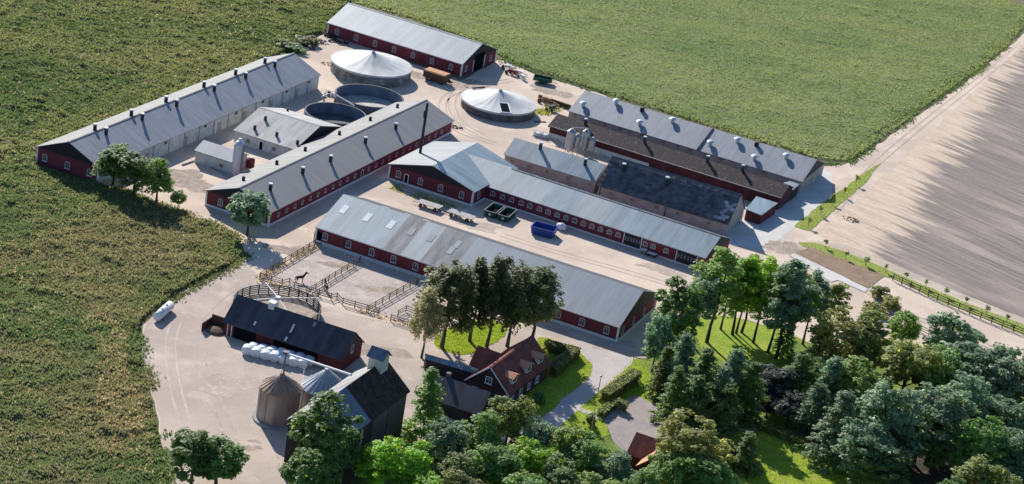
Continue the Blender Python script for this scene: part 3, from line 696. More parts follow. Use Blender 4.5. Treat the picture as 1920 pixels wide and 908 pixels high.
    def vent(s, u, v, key='vent', sc=1.0):
        st, cpm = VENT[key]; o = link('roof_vent', st, s.root, (u, v, s.roofz(v))); o.scale = (sc,)*3
        link('vent_cap', cpm, o); return o
    def skylight(s, side, u, v, w_, l_, m_=None):
        sg = 1 if side == 'rf' else -1; an = math.atan(s.sl)*sg
        o = link('skylight', MB().box(-w_/2, w_/2, -l_/2, l_/2, 0, .06).mesh('skylight', m_ or m_skylight), s.root, (u, v, s.roofz(v)-.0))
        o.rotation_euler = (an, 0, 0); return o

def ventm(r, h, cr_, ch, m1, m2, cone=False):
    st = MB().cyl((0, 0, -.5), (0, 0, h), r, r, 12).mesh('vent_stack', m1)
    if cone: cpm = MB().lathe([(.02, h+.25), (cr_*.5, h+.2), (cr_, h-.1), (cr_, h-.18), (r+.01, h-.16)], 12).mesh('vent_cap', m2)
    else: cpm = MB().lathe([(.01, h+ch), (cr_*.8, h+ch), (cr_, h+ch*.5), (cr_, h+.01), (.01, h+.005)], 12).mesh('vent_cap', m2)
    return st, cpm
VENT = {'vent': ventm(.4, 1.35, .5, .25, m_vent, m_pale), 'dark': ventm(.34, .9, .36, .1, m_vent, m_vent), 'white': ventm(.42, .9, .8, .3, m_pale, m_pale, True),
        'tall': ventm(.45, 1.7, .55, .25, m_vent, m_pale), 'low': ventm(.5, .7, .6, .15, m_vent, m_vent)}

# ------------------------------------------------------------------ B1 far-left long barn
B1 = Barn('long_barn', 'longest grey roofed barn at the far left with paired ridge vents and white side wall', 'barn',
          (-87.6, 393.1, 68.89, 92.59, 15.69, 3.7, 7.05, .35, .31), m_whitewall, m_roofgrey, m_darkwood, None, m_white, ridge=m_roofback, fascia=m_greywall,
          sections=[(-.31, 92.9, (m_roofgrey, m_roofback))])
link('gable_wall', MB().box(-.05, 0, .3, B1.W-.3, -.1, B1.hw).mesh('gable_wall', m_red), B1.root)
B1.win('left', [Z1(182, 520), Z1(273, 552), Z1(362, 582)], 'tall', 1.1)
for o in list(B1.root.children):
    if o.name.startswith('window'): o.location.x -= .05
for q in ((191, 242), (259, 215), (322, 188), (393, 160), (450, 135), (507, 115)):
    u = B1.hit('rf', q[0]+4, q[1]+9)[0]
    B1.vent(u-.3, B1.W/2+.9); B1.vent(u+.3, B1.W/2-1.6)
for k in range(14):                                  # doors and pilasters along the white wall
    u = 8+k*6.1
    B1.panel('pilaster', 'front', u-.15, u+.15, 0, 3.4, m_greywall, .12)
for u in (18, 33, 47, 58, 70, 82): B1.panel('door', 'front', u-.8, u+.8, 0, 2.3, m_greywall, .05)
for u in (12, 25, 41, 54, 66, 77, 88): B1.panel('wall_hatch', 'front', u-.5, u+.5, 2.5, 3.1, m_metal, .05)

# ------------------------------------------------------------------ B2 middle barn
B2 = Barn('stable_barn', 'long grey roofed red barn with a row of small round windows and many vents', 'barn',
          (-50.03, 385.73, 68.23, 83.5, 15.49, 3.3, 6.2, .32, .31), m_red, m_roofgrey, m_darkwood, (m_white, .5), m_white, ridge=m_roofback, fascia=m_greywall,
          sections=[(-.31, 83.81, (m_roofmid, m_roofback))])
B2.win('front', [Z2(*p) for p in ((351,735),(384,717),(417,703),(448,685),(480,668),(511,653),(541,638),(572,624),(601,608),(631,594),(661,580),(717,551),(746,537),(773,523),(801,510),(829,496),(856,483),(882,469),(909,456),(934,443),(961,430),(987,416),(1012,404))], 'round', 1.3)
B2.win('front', [Z2(689, 578)], 'door', .1, 'door')
B2.win('left', [Z2(115, 698)], 'tall', 1.0)
for p in ((208,603),(343,538),(458,483),(597,418),(722,360),(832,308)):
    u, v, z = B2.hit('rb', *Z2(*p)); B2.vent(u, v, 'dark')
for p in ((317,642),(448,575),(561,527),(702,452),(825,395)):
    u, v, z = B2.hit('rf', *Z2(*p)); B2.vent(u, v, 'vent')

# ------------------------------------------------------------------ B3 far barn
B3 = Barn('far_barn', 'farthest red barn with plain pale roof and a dark open gable', 'barn',
          (-58.83, 526.16, -23.4, 41.6, 19.7, 3.5, 7.1, .42, .25), m_red, m_rooflight, m_darkwood, None, m_white, ridge=m_rooflight, fascia=m_frame)
B3.win('front', [Z3(*p) for p in ((252,212),(376,250),(499,290),(624,330),(747,370),(872,412),(995,455))], 'tall', 1.0)
v0 = B3.hit('right', *Z3(1142, 440))[1]; v1 = B3.hit('right', *Z3(1210, 400))[1]
B3.panel('barn_opening', 'right', v0, v1, 0, 4.6, m_dark, .08)
B3.panel('door_leaf', 'right', v1+.1, v1+.45, 0, 3.4, m_white, .14); B3.panel('door_leaf', 'right', v0-.35, v0-.1, 0, 3.2, m_white, .14)
B3.win('right', [Z3(1094, 458), Z3(1256, 378)], 'tall', 1.0)

# ------------------------------------------------------------------ B4 long front barn
s4 = (-39.77, 381.94, -20.98, 67.43, 21.08, 3.44, 7.39, .32, .14)
B4 = Barn('front_barn', 'long red barn behind the paddocks with a patched grey roof and white skylights', 'barn', s4, m_red, m_roofnew, fascia=m_white, gable=m_darkwood, plinth=(m_white, .6), corner=m_white,
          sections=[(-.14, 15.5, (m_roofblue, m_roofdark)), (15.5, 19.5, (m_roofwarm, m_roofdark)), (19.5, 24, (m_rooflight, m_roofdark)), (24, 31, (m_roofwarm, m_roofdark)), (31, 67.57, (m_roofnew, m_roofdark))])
w4 = [Z6(745,87),Z6(887,132),Z6(1028,178),Z6(1160,220),Z6(1294,263)]
us = [B4.hit('front', *q)[0] for q in w4]
st = (us[-1]-us[0])/4
k = us[-1]+st
uend = [B4.hit('front', *Z8(*q))[0] for q in ((870, 422), (998, 463), (1128, 507))]
allu = us[:]
while k < uend[0]-st*.6: allu.append(k); k += st
B4.win('front', allu+uend, 'tall', 1.15)
B4.win('front', [Z6(700, 100)], 'bigdoor', .1, 'stable_door')
B4.win('right', [Z8(1215, 500), Z8(1270, 460), Z8(1325, 415), Z8(1380, 375)], 'tall', 1.1)
for p in ((617,720),(712,752),(807,782)):
    u, v, z = B4.hit('rf', *Z2(*p)); B4.skylight('rf', u, v, 1.3, 2.6)
for p in ((890,810),(970,835)):
    u, v, z = B4.hit('rf', *Z2(*p)); B4.skylight('rf', u, v, 1.2, 2.4, m_roofgrey)
for p in (Z8(335, 52), Z8(300, 85)):
    u, v, z = B4.hit('rf', *p); B4.skylight('rf', u, v, 1.0, 2.4, m_rooflight)
for p in ((80,535),(235,583),(375,625)):
    u = B4.hit('rb', *Z4(*p))[0]; B4.skylight('rb', u, B4.W/2+1.6, 1.6, 1.3)
for k in range(1, 9): B4.panel('pilaster', 'front', k*7.55-.12, k*7.55+.12, .6, 3.3, m_redb, .05)

# ------------------------------------------------------------------ B5 + B6 T-shaped red barn
s6 = (-10.12, 416.88, 67.54, 21.41, 21.33, 3.54, 6.38, .41, .29)
B6 = Barn('cross_barn', 'T shaped red barn with broad front gable, tall thin chimney and long wing', 'barn', s6, m_red, m_rooflight, m_darkwood, (m_white, .5), m_white,
          sections=[(-.29, 21.7, (m_roofblue, m_roofdimmed))])
B6.win('left', [Z4(157,338), Z4(295,383), Z4(422,427), Z4(555,470)], 'tall', 1.2)
B6.win('left', [Z4(205, 372)], 'door', .35, 'door')
B6.win('front', [Z4(660, 478)], 'tall', 1.2)
# long wing built in the frame of its own axis but part of the same building
s5 = (-7.63, 422.79, -23.0, 53.0, 15.0, 3.18, 6.0, .33, .21)
W5 = Barn('wing_tmp', 'x', 'x', s5, m_red, m_rooflight, m_darkwood, (m_white, .35), None,
          sections=[(-9.0, 13.5, (m_rooflight, m_rooflight)), (13.5, 21.0, (m_roofblue, m_roofblue)), (21.0, 28.5, (m_rooflight, m_roofblue)), (28.5, 53.21, (m_roofblue, m_roofblue))])
w5 = [Z4(*p) for p in ((750,467),(813,489),(869,509),(929,528),(984,547),(1044,566),(1099,585),(1157,602),(1211,622),(1265,640),(1320,657),(1375,674),(1430,692),(1485,710),(1540,725))]
w5 += [Z5(*p) for p in ((504,722),(547,737),(592,752),(636,767),(772,808),(810,822),(876,842))]
u_seen = []; pts5 = []
for p in w5:
    u = W5.hit('front', *p)[0]
    if all(abs(u-x) > .8 for x in u_seen): u_seen.append(u); pts5.append(u)
W5.win('front', pts5, 'low', 1.45)
for a_, b_ in (((668, 770), (750, 800)), ((930, 860), (1028, 890))):
    u0 = W5.hit('front', *Z5(*a_))[0]; u1 = W5.hit('front', *Z5(*b_))[0]
    W5.panel('gate', 'front', u0, u1, .05, 3.0, m_darkwood, .06)
    W5.panel('gate_post', 'front', u0-.22, u0-.02, 0, 3.1, m_white, .12); W5.panel('gate_post', 'front', u1+.02, u1+.22, 0, 3.1, m_white, .12)
    n = 6
    for k in range(n):
        x = u0+(u1-u0)*(k+.5)/n
        W5.panel('gate_panel', 'front', x-.2, x+.2, 1.3, 2.3, m_fencegrey, .09)
link('ridge_cap', MB().extr_u([(W5.W/2-.35, W5.hr+.13), (W5.W/2, W5.hr+.3), (W5.W/2+.35, W5.hr+.13), (W5.W/2, W5.hr+.05)], 2, 53.2).mesh('ridge_cap', m_roofwarm), W5.root)
# reparent wing parts to B6 (names kept plain)
inv = B6.root.matrix_basis
def reparent(tmp, root):
    bpy.context.view_layer.update()
    Mrel = Matrix.Translation(root.location).to_4x4() @ root.rotation_euler.to_matrix().to_4x4()
    Mtmp = Matrix.Translation(tmp.location).to_4x4() @ tmp.rotation_euler.to_matrix().to_4x4()
    for ch in list(tmp.children):
        mb = ch.matrix_basis.copy(); ch.parent = root; ch.matrix_parent_inverse = Matrix.Identity(4)
        ch.matrix_basis = Mrel.inverted() @ Mtmp @ mb
    bpy.data.objects.remove(tmp)
reparent(W5.root, B6.root)
# chimney
pc = B6.hit('rb', *Z4(295, 192)); zc = B6.roofz(pc[1])
topz = hgt(B6.o+B6.u*pc[0]+B6.v*pc[1], 193)
b = MB().cyl((0, 0, -.4), (0, 0, topz-zc), .33, .3, 14)
ch = link('chimney', b.mesh('chimney', m_vent), B6.root, (pc[0], pc[1], zc))
b = MB().bar((-.9, 0, topz-zc-3.3), (0, 0, topz-zc-3.9), .12).bar((-.9, 0, topz-zc-3.3), (-.9, 0, topz-zc-1.6), .25).bar((-.2, .0, topz-zc-1), (.6, .2, topz-zc-1.4), .1)
link('bracket', b.mesh('bracket', m_vent), ch)

# ------------------------------------------------------------------ B7 grey shed and slate barn
B7 = Barn('grey_shed', 'low grey rendered shed with pale sheet roof joined to the slate barn', 'shed',
          (-5.01, 446.08, -20.6, 23.0, 10.51, 3.14, 5.69, .4, .3), m_greywall, m_rooflight,
          sections=[(-.3, 12.0, m_rooflight), (12.0, 23.0, m_roofblue)])
B7.win('front', [Z5(108, 378), Z5(193, 405), Z5(280, 434), Z5(385, 468), Z5(493, 505)], 'plain', 1.7)
for p in ((248, 318), (472, 398)):
    u, v, z = B7.hit('rf', *Z5(*p)); B7.vent(u, v, 'vent')
S7 = (17.46, 436.61, -20.23, 31.43, 12.13, 3.09, 8.33, .42, .23)
B8b = Barn('slate_barn', 'steep dark slate roofed barn with grey walls and two dark roof vents', 'barn', S7, m_greywall, m_darkconc, None)
B8b.win('front', [Z5(600, 540), Z5(708, 573), Z5(832, 610), Z5(937, 642), Z5(1090, 690)], 'plain', 1.5)
for u in (0.4, 16.5): B8b.panel('downpipe', 'front', u, u+.14, 0, 3.0, m_metal, .14)
for p in ((663, 430), (880, 498)):
    u, v, z = B8b.hit('rf', *Z5(*p)); B8b.vent(u, v, 'tall')
def slates(bn, du, dv, side, m1, m2=None, pale=None):
    b = MB(); rr = random.Random(5); ln = math.hypot(bn.W/2+bn.oe, (bn.W/2+bn.oe)*bn.sl); an = math.atan(bn.sl)
    nv = int(ln/dv); nu = int((bn.L+2*bn.og)/du)
    for j in range(nv):
        for i in range(nu):
            u0 = -bn.og+i*du+(du/2 if j % 2 else 0); u1 = min(u0+du-.04, bn.L+bn.og)
            s0, s1 = j*dv, (j+1)*dv+.06
            t0 = .05+rr.uniform(0, .05); t1 = .02
            pts = []
            for s_, t_ in ((s0, t0), (s1, t1)):
                v_ = -bn.oe+s_*math.cos(an)-t_*math.sin(an); z_ = bn.hw-bn.sl*bn.oe+bn.th+.02+s_*math.sin(an)+t_*math.cos(an)
                if side: v_ = bn.W-v_
                pts.append((v_, z_))
            (va, za), (vb, zb) = pts
            b.cur = 1 if (pale and pale(u0, s0/ln, rr)) else 0
            b.add([(u0, va, za), (u1, va, za), (u1, vb, zb), (u0, vb, zb), (u0, va, za-.08), (u1, va, za-.08)], [(0, 1, 2, 3), (4, 5, 1, 0)])
    return tag(link('slate', b.mesh('slates', m1, m2 or m1), bn.root), None, None, None, 'stuff')
slates(B8b, .95, .72, 0, m_slate, m_slatepale, lambda u, s, r: u > 27.5 and s < .62 and r.random() < .55 and (u-27.5)/4 > s*.3)
slates(B8b, .95, .72, 1, m_slate)

# ------------------------------------------------------------------ B8 upper barn, B9 mossy barn, lean-tos
B8 = Barn('upper_barn', 'long grey roofed barn beside the crop field with white conical roof vents', 'barn',
          (8.6, 486.15, -22.3, 62.39, 18.13, 3.3, 6.5, .38, .2), m_greywall, m_roofgrey, m_darkwood,
          sections=[(-.2, 34.9, m_roofgrey), (35.25, 62.6, m_roofgrey)])
link('roof_divider', MB().extr_u([(-.4, 3.25), (9.06, 6.5), (9.06, 6.95), (-.4, 3.7)], 34.92, 35.22).mesh('roof_divider', m_metal), B8.root)
for p in ((462,105),(627,92),(757,128),(745,198),(910,185),(1098,300),(1235,285),(1330,302),(1320,372),(1478,365)):
    u, v, z = B8.hit('rf', *Z5(*p)); B8.vent(u, min(v, B8.W/2-.1), 'low' if p[0] in (757, 1330) else 'white', 1.15)
B8.win('front', [Z5(*p) for p in ((420,150),(570,205),(650,232),(755,265),(860,297),(935,318),(995,342),(1075,362),(1150,388),(1270,428),(1365,455))], 'plain', 2.35)
m_maroon = mat('red_paint_with_shade', (.10, .03, .034), .85, .4, .8, panel=(1.2, .15, .1))  # red darkened to carry the shadow along this wall in its colour
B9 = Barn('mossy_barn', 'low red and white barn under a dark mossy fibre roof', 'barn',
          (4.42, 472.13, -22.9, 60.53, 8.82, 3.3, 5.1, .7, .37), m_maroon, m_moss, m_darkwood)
B9.panel('whitewashed_base', 'front', 0, 27, 0, 1.5, m_whitewall, .05); B9.panel('whitewashed_base', 'left', 0.05, B9.W-.05, 0, 1.6, m_whitewall, .05)
for p in ((473,195),(770,285),(1085,382),(1260,428)):
    u, v, z = B9.hit('rf', *Z5(*p)); B9.vent(u, min(v, B9.W/2), 'vent', .95)
b = MB().box(0, 60.9, -.55, -.38, 3.2, 3.34); link('gutter', b.mesh('gutter', m_greywall), B9.root)
def leanto(name, label, pts, z0, z1, rm, wm):
    P_ = [G(*p, z) for p, z in pts]
    c = sum((Vector((p.x, p.y, 0)) for p in P_), Vector())/len(P_)
    t = thing(name, label, 'lean-to', c)
    L_ = [p-c for p in P_]; n = len(L_)
    b = MB(); b.add([tuple(p) for p in L_]+[(p.x, p.y, p.z+.12) for p in L_], [tuple(range(n)), tuple(range(n, 2*n))]+[(k, (k+1) % n, (k+1) % n+n, k+n) for k in range(n)])
    link('roof', b.mesh('roof', rm), t)
    q = [p*.94 for p in L_]
    b = MB(); b.add([(p.x, p.y, -.1) for p in q]+[(p.x, p.y, L_[i].z-.03) for i, p in enumerate(q)], [tuple(range(n)), tuple(range(n, 2*n))]+[(k, (k+1) % n, (k+1) % n+n, k+n) for k in range(n)])
    link('wall', b.mesh('wall', wm), t); return t
leanto('lean_to', 'small pale blue roofed annex between the slate barn and the mossy barn', [(Z5(1355, 653), 2.4), (Z5(1438, 592), 2.7), (Z5(1330, 558), 3.0), (Z5(1276, 622), 2.7)], 0, 3, m_roofblue, m_redb)
leanto('porch', 'tiny pale porch roof at the end of the mossy barn', [(Z5(1512, 528), 2.6), (Z5(1545, 498), 2.9), (Z5(1500, 482), 3.2), (Z5(1465, 490), 3.0)], 0, 3, m_rooflight, m_darkwood)

# ------------------------------------------------------------------ courtyard buildings
B10 = Barn('courtyard_house', 'white walled house with a broad vented roof behind the open tanks', 'building',
           (-66.15, 431.88, -20.8, 15.6, 21.4, 2.79, 5.63, .4, .28), m_whitewall, m_roofcourt, m_darkwood, ridge=m_roofgrey)  # dark gable triangles carry the shade of the gable end in their colour
for p in ((297,358),(254,395),(343,422),(427,455)):
    u, v, z = B10.hit('rf', *Z2(*p)); B10.vent(u, v, 'dark')
u, v, z = B10.hit('rb', *Z2(387, 322)); B10.vent(u, v, 'dark', .8)
B10.win('front', [Z2(277, 485)], 'door', 0, 'door'); B10.win('front', [Z2(225, 470), Z2(330, 490)], 'plain', 1.0)
B11 = Barn('small_shed', 'small white walled shed with pale roof beside the white tower silo', 'shed',
           (-71.6, 414.8, -20.8, 9.3, 6.4, 2.9, 4.3, .35, .2), m_whitewall, m_roofnew, None)
B11.win('front', [Z2(120, 530)], 'plain', 1.0)
b = MB().box(0, 6, 0, 3.2, 0, 1.9).box(-.15, 6.15, -.15, 3.35, 1.9, 2.05)
# white tower silo
p0 = G(*Z2(178, 583)); top = hgt(p0, Z2(190, 458)[1]); rs_ = 1.15
t = thing('tower_silo', 'tall white tower silo with domed cap in the courtyard', 'silo', p0)
link('shell', MB().lathe([(rs_, -.1), (rs_, top)], 24).mesh('shell', m_pale, smooth=True), t)
link('cap', MB().lathe([(rs_+.06, top-.05), (rs_+.06, top+.1), (rs_*.75, top+.6), (rs_*.4, top+.95), (.32, top+1.0), (.3, top+1.5), (.01, top+1.5)], 24).mesh('cap', m_pale), t)
b = MB()
for k in range(22): b.box(-.25, .25, -rs_-.12, -rs_-.06, .4+k*.35, .44+k*.35)
b.box(-.28, -.24, -rs_-.14, -rs_, .2, 8).box(.24, .28, -rs_-.14, -rs_, .2, 8)
lo = link('ladder', b.mesh('ladder', m_fencegrey), t); lo.rotation_euler = (0, 0, R(60))
p0 = G(*Z2(235, 548))
t = thing('fuel_tank', 'small red round tank beside the white tower silo', 'tank', p0)
link('shell', MB().lathe([(.95, 0), (.95, 1.9), (.6, 2.15), (.01, 2.2)], 20).mesh('shell', m_red), t); link('lid', MB().lathe([(.3, 2.18), (.3, 2.35), (.01, 2.35)], 12).mesh('lid', m_pale), t)
# low boundary kerb in the courtyard
kb = MB(); 
pts = [G(*Z1(p[0], p[1])) for p in ((738, 542), (800, 520), (925, 590))]
for a_, b_ in zip(pts, pts[1:]): kb.bar(a_+Vector((0, 0, .15)), b_+Vector((0, 0, .15)), .25, .35)
tag(link('kerb', kb.mesh('kerb', m_concrete)), 'low concrete kerb around the small courtyard shed', 'kerb')

# ------------------------------------------------------------------ tanks
def circ(l, r, z): a, b_ = G(*l, z), G(*r, z); return (a+b_)/2, (a-b_).length/2
def ring_panels(R_, h, n, rows, t, gap, seed, jit=.03):
    b = MB(); rr = random.Random(seed)
    for r_ in range(rows):
        z0, z1 = h*r_/rows+gap, h*(r_+1)/rows-gap
        off = (r_ % 2)*.5
        for k in range(n):
            a0, a1 = 2*math.pi*(k+off)/n+gap/R_, 2*math.pi*(k+1+off)/n-gap/R_
            d = rr.uniform(0, jit)
            q = [(R_+t+d, a0), (R_+t+d, a1), (R_-.02, a1), (R_-.02, a0)]
            vs = [(r0*math.cos(a), r0*math.sin(a), z0) for r0, a in q]+[(r0*math.cos(a), r0*math.sin(a), z1) for r0, a in q]
            b.add(vs, [(0, 1, 5, 4), (1, 2, 6, 5), (3, 0, 4, 7), (4, 5, 6, 7), (3, 2, 1, 0)])
    return b
def covered_tank(label, l, r, h, apex_y, wallm, n, rows, seed, creases):
    c, R_ = circ(l, r, h); c.z = 0
    az = hgt(c, apex_y)
    t = thing('covered_tank', label, 'tank', c, 0, 'round slurry tanks')
    link('wall', MB().lathe([(R_-.1, -.1), (R_-.1, h)], 64).mesh('tank_wall', m_darkconc), t)
    tag(link('wall_block', ring_panels(R_-.1, h-.1, n, rows, .06, .03, seed).mesh('blocks', wallm), t), None, None, None, 'stuff')
    n_ = 96; vs = []; fs = []; prof = [0, .06, .15, .3, .5, .75, 1.0]
    for q in prof:
        for k in range(n_):
            a = 2*math.pi*k/n_
            rad = q*(R_+.12); z = h+.05+(az-h)*((1-q)**1.55)+(.05*math.sin(k*math.pi*2*creases/n_))*q*(1.1-q)*2
            vs.append((rad*math.cos(a), rad*math.sin(a), z))
    for i in range(len(prof)-1): fs += [(i*n_+k, i*n_+(k+1) % n_, (i+1)*n_+(k+1) % n_, (i+1)*n_+k) for k in range(n_)]
    link('skirt', MB().lathe([(R_+.13, h+.03), (R_+.14, h-.4)], n_).mesh('skirt', m_cover), t)
    me = MB().add(vs, fs).mesh('cover', m_cover, smooth=True)
    link('cover', me, t); link('peak_cap', MB().lathe([(.55, az-.15), (.3, az+.2), (.01, az+.25)], 14).mesh('peak', m_greywall), t)
    return t, c, R_, az
t1, c1, R1, az1 = covered_tank('large round tank with pale peaked cover and block wall nearest the far barn', (622.1, 107), (772.5, 130), 3.1, 97.4, m_stone, 44, 4, 1, 16)
t2, c2, R2, az2 = covered_tank('round tank with white peaked cover and a dark hatch, near the rusty implements', (865.8, 179), (1004.4, 200.5), 2.3, 169, m_darkconc, 40, 1, 2, 24)
# hatch in the second cover
hp = G(*Z3(1358, 712), 3.3)-c2
rad = math.hypot(hp.x, hp.y); an = math.atan2(hp.y, hp.x)
def coverz(rr_, R_, h, az): q = rr_/(R_+.12); return h+.05+(az-h)*((1-q)**1.55)
b = MB(); r0, r1 = rad-3.6, min(rad+3.4, R2-.2)
for (w0, zz, cu) in ((1.5, .12, 0), (1.05, .17, 1)):
    b.cur = cu; vs = []
    for rr_, k_ in ((r0+(.0 if cu == 0 else .25), 1), (r1-(0 if cu == 0 else .25), 1)):
        for sgn in (-1, 1): vs.append((rr_, sgn*w0, coverz(rr_, R2, 2.3, az2)+zz+.08))
    vs += [(x, y, z-.3) for x, y, z in vs]
    b.add(vs, [(0, 1, 3, 2), (0, 4, 5, 1), (1, 5, 7, 3), (3, 7, 6, 2), (2, 6, 4, 0)])
link('hatch', b.mesh('hatch', m_poly, m_dark), t2, None, an)
hp = G(*Z3(1180, 580), 2.6)-c2; an = math.atan2(hp.y, hp.x)
o = link('vent_flap', MB().box(-.3, .3, -2.0, 2.0, -.1, .1).mesh('vent_flap', m_dark), t2, (R2*.93*math.cos(an), R2*.93*math.sin(an), 2.75), an)
def open_tank(label, l, r, h, floorm, n, fz):
    c, R_ = circ(l, r, h); c.z = 0
    t = thing('open_tank', label, 'tank', c, 0, 'round slurry tanks')
    link('wall', MB().lathe([(R_+.1, -.1), (R_+.1, h), (R_-.1, h), (R_-.1, .05)], 64).mesh('tank_wall', m_tankblue), t)
    b = MB()
    for k in range(n):
        a0, a1 = 2*math.pi*k/n+.012, 2*math.pi*(k+1)/n-.012; q = [(R_-.12, a0), (R_-.12, a1)]
        b.add([(r0*math.cos(a), r0*math.sin(a), .1) for r0, a in q]+[(r0*math.cos(a), r0*math.sin(a), h-.12) for r0, a in q], [(1, 0, 2, 3)])
        q = [(R_+.16, a0), (R_+.16, a1)]
        b.add([(r0*math.cos(a), r0*math.sin(a), .0) for r0, a in q]+[(r0*math.cos(a), r0*math.sin(a), h-.12) for r0, a in q], [(0, 1, 3, 2)])
    tag(link('wall_panel', b.mesh('panels', m_tankblue), t), None, None, None, 'stuff')
    link('rim', MB().lathe([(R_+.2, h-.1), (R_+.2, h+.06), (R_-.2, h+.06), (R_-.2, h-.1)], 64).mesh('rim', m_darkconc), t)
    link('sludge', MB().lathe([(.01, fz), (R_*.5, fz), (R_-.1, fz+.02)], 64).mesh('sludge', floorm), t)
    return t, c, R_
t3, c3, R3 = open_tank('open round tank with pale dry floor behind the stable barn roof', Z3(243, 595), Z3(685, 660), 3.0, m_sludge, 36, .12)
t4, c4, R4 = open_tank('open round tank with shade painted into its dark floor behind the courtyard house', Z3(43, 712), Z3(440, 770), 3.0, m_darkconc, 32, .3)  # dark floor material stands in for the shadow inside the tank
# pump platform between the tanks
pp = G(*Z3(205, 645), 2.5); pp.z = 0
t = thing('pump_platform', 'steel pump platform with bent pipes between the two open tanks', 'machine', pp)
b = MB()
for x, y in ((-1.3, -1), (1.3, -1), (1.3, 1), (-1.3, 1)): b.bar((x, y, 0), (x, y, 4.0), .14)
link('frame', b.mesh('frame', m_metal), t); link('deck', MB().box(-1.4, 1.4, -1.1, 1.1, 3.0, 3.1).mesh('deck', m_fencegrey), t)
b = MB()
for z in (3.6, 4.05): b.bar((-1.4, -1.1, z), (1.4, -1.1, z), .07).bar((-1.4, 1.1, z), (1.4, 1.1, z), .07).bar((-1.4, -1.1, z), (-1.4, 1.1, z), .07)
link('railing', b.mesh('railing', m_pale), t)
link('motor', MB().cyl((-.4, 0, 3.1), (-.4, 0, 4.3), .4, .4, 14).cyl((.5, .2, 3.1), (.5, .2, 3.8), .3, .3, 12).mesh('motor', m_metal), t)
link('pipe', MB().cyl((0, 0, 3.9), (2.6, -1.2, 3.6), .14).cyl((2.6, -1.2, 3.6), (6.5, -4.2, 3.1), .14).cyl((0, 0, 3.9), (-1.8, -2.5, 3.4), .14).mesh('pipe', m_pale), t)
link('ladder', MB().bar((-1.6, -.3, 0), (-1.5, -.3, 3), .06).bar((-1.6, .3, 0), (-1.5, .3, 3), .06).mesh('ladder', m_pale), t)

# ------------------------------------------------------------------ front-left black shed, mill, farmhouse...
B12 = Barn('black_shed', 'red walled shed with steep black felt roof behind the wrapped bales', 'shed',
           (-48.72, 331.86, -18.0, 23.7, 8.3, 3.0, 6.35, .54, .26), m_redb, m_black, m_darkwood, None, None)
u, v, z = B12.hit('rf', *Z6(425, 500)); 
ch = link('chimney', MB().box(-.55, .55, -.55, .55, -1.2, .75).mesh('chimney', m_pale), B12.root, (u, B12.W/2-.1, B12.hr+.15)); link('chimney_cap', MB().box(-.7, .7, -.7, .7, .75, .9).mesh('cap', m_white), ch)
for p, l_ in (((318, 605), .8), ((545, 636), 1.8), ((507, 700), .9)):
    u, v, z = B12.hit('rf', *Z6(*p)); B12.skylight('rf', u, v, .35, l_)
u, v, z = B12.hit('rf', *Z6(680, 612)); B12.skylight('rf', u, v, .5, 1.0, m_roofgrey)
B12.win('right', [Z6(905, 780)], 'tall', 2.6)
B12.panel('shed_opening', 'front', 2.0, 6.5, 0, 2.5, m_dark, .05); B12.panel('shed_opening', 'front', 10, 19, 0, 2.3, m_dark, .05)
for u in (.6, 1.4): B12.panel('white_stripe', 'front', u, u+.15, 0, 2.5, m_white, .07)
tb = thing('lean_bin', 'brown timber bunker against the left end of the black shed', 'bunker', G(*Z6(85, 655)), R(-18))
link('side_board', MB().box(-2.2, -2.05, -1.8, 1.8, 0, 1.7).box(-2.2, 1.2, 1.8, 1.95, 0, 2.2).mesh('side_board', m_brown), tb)
link('heap', MB().lathe([(2.0, 0), (1.5, .5), (.8, .8), (.01, .95)], 14).mesh('heap', m_soil_heap := mat('soil_heap', (.22, .15, .1), .95, .4, 2, bump=.6)), tb)

m_wallpanel = mat('dull_wall_panel', (.12, .105, .095), .9, .4, .5)
S13 = (-20.74, 280.88, 68.83, 21.8, 9.83, 10.3, 14.3, .32, .45)
B13 = Barn('mill_barn', 'tall dark mill barn with patched slate and tile roof beside the grain silos', 'barn', S13, m_brownwall := mat('tarred_wall', (.07, .045, .04), .85, .4, .8, panel=(2.0, .15, .1)), m_slate, m_darkwood, None, None,
           sections=[(-.45, 8.5, (m_darkslate := mat('blue_slate', (.12, .155, .20), .5, .35, .6, panel=(.7, .1), spec=.4), m_roofwarm)), (8.5, 22.25, (m_tilebrown, m_roofwarm))])
for u0, u1, m_ in ((10, 15.2, m_wallpanel), (15.5, 21.6, m_wallpanel)): B13.panel('wall_panel', 'front', u0, u1, 3.5, 10.0, m_, .06)
B13.panel('pipe', 'front', 6.2, 6.35, 1, 9.5, m_white, .2)
ut, vt, _ = B13.hit('rf', *Z7(830, 290))
ut = 19.4; vt = B13.W/2
zt = B13.hr
tur = link('turret', MB().extr_u([(-1.15, -1.5), (1.15, -1.5), (1.15, 1.9), (0, 2.95), (-1.15, 1.9)], -1.3, 1.3).mesh('turret', m_creamw := mat('cream_boarding', (.6, .56, .46), .8, .3, 1.5)), B13.root, (ut, vt, zt), math.pi/2)
for s_ in (-1, 1):
    link('turret_roof', MB().extr_u([(s_*1.5, 1.6), (0, 2.97), (0, 3.12), (s_*1.5, 1.75)], -1.6, 1.6).mesh('turret_roof', m_darkslate), tur)
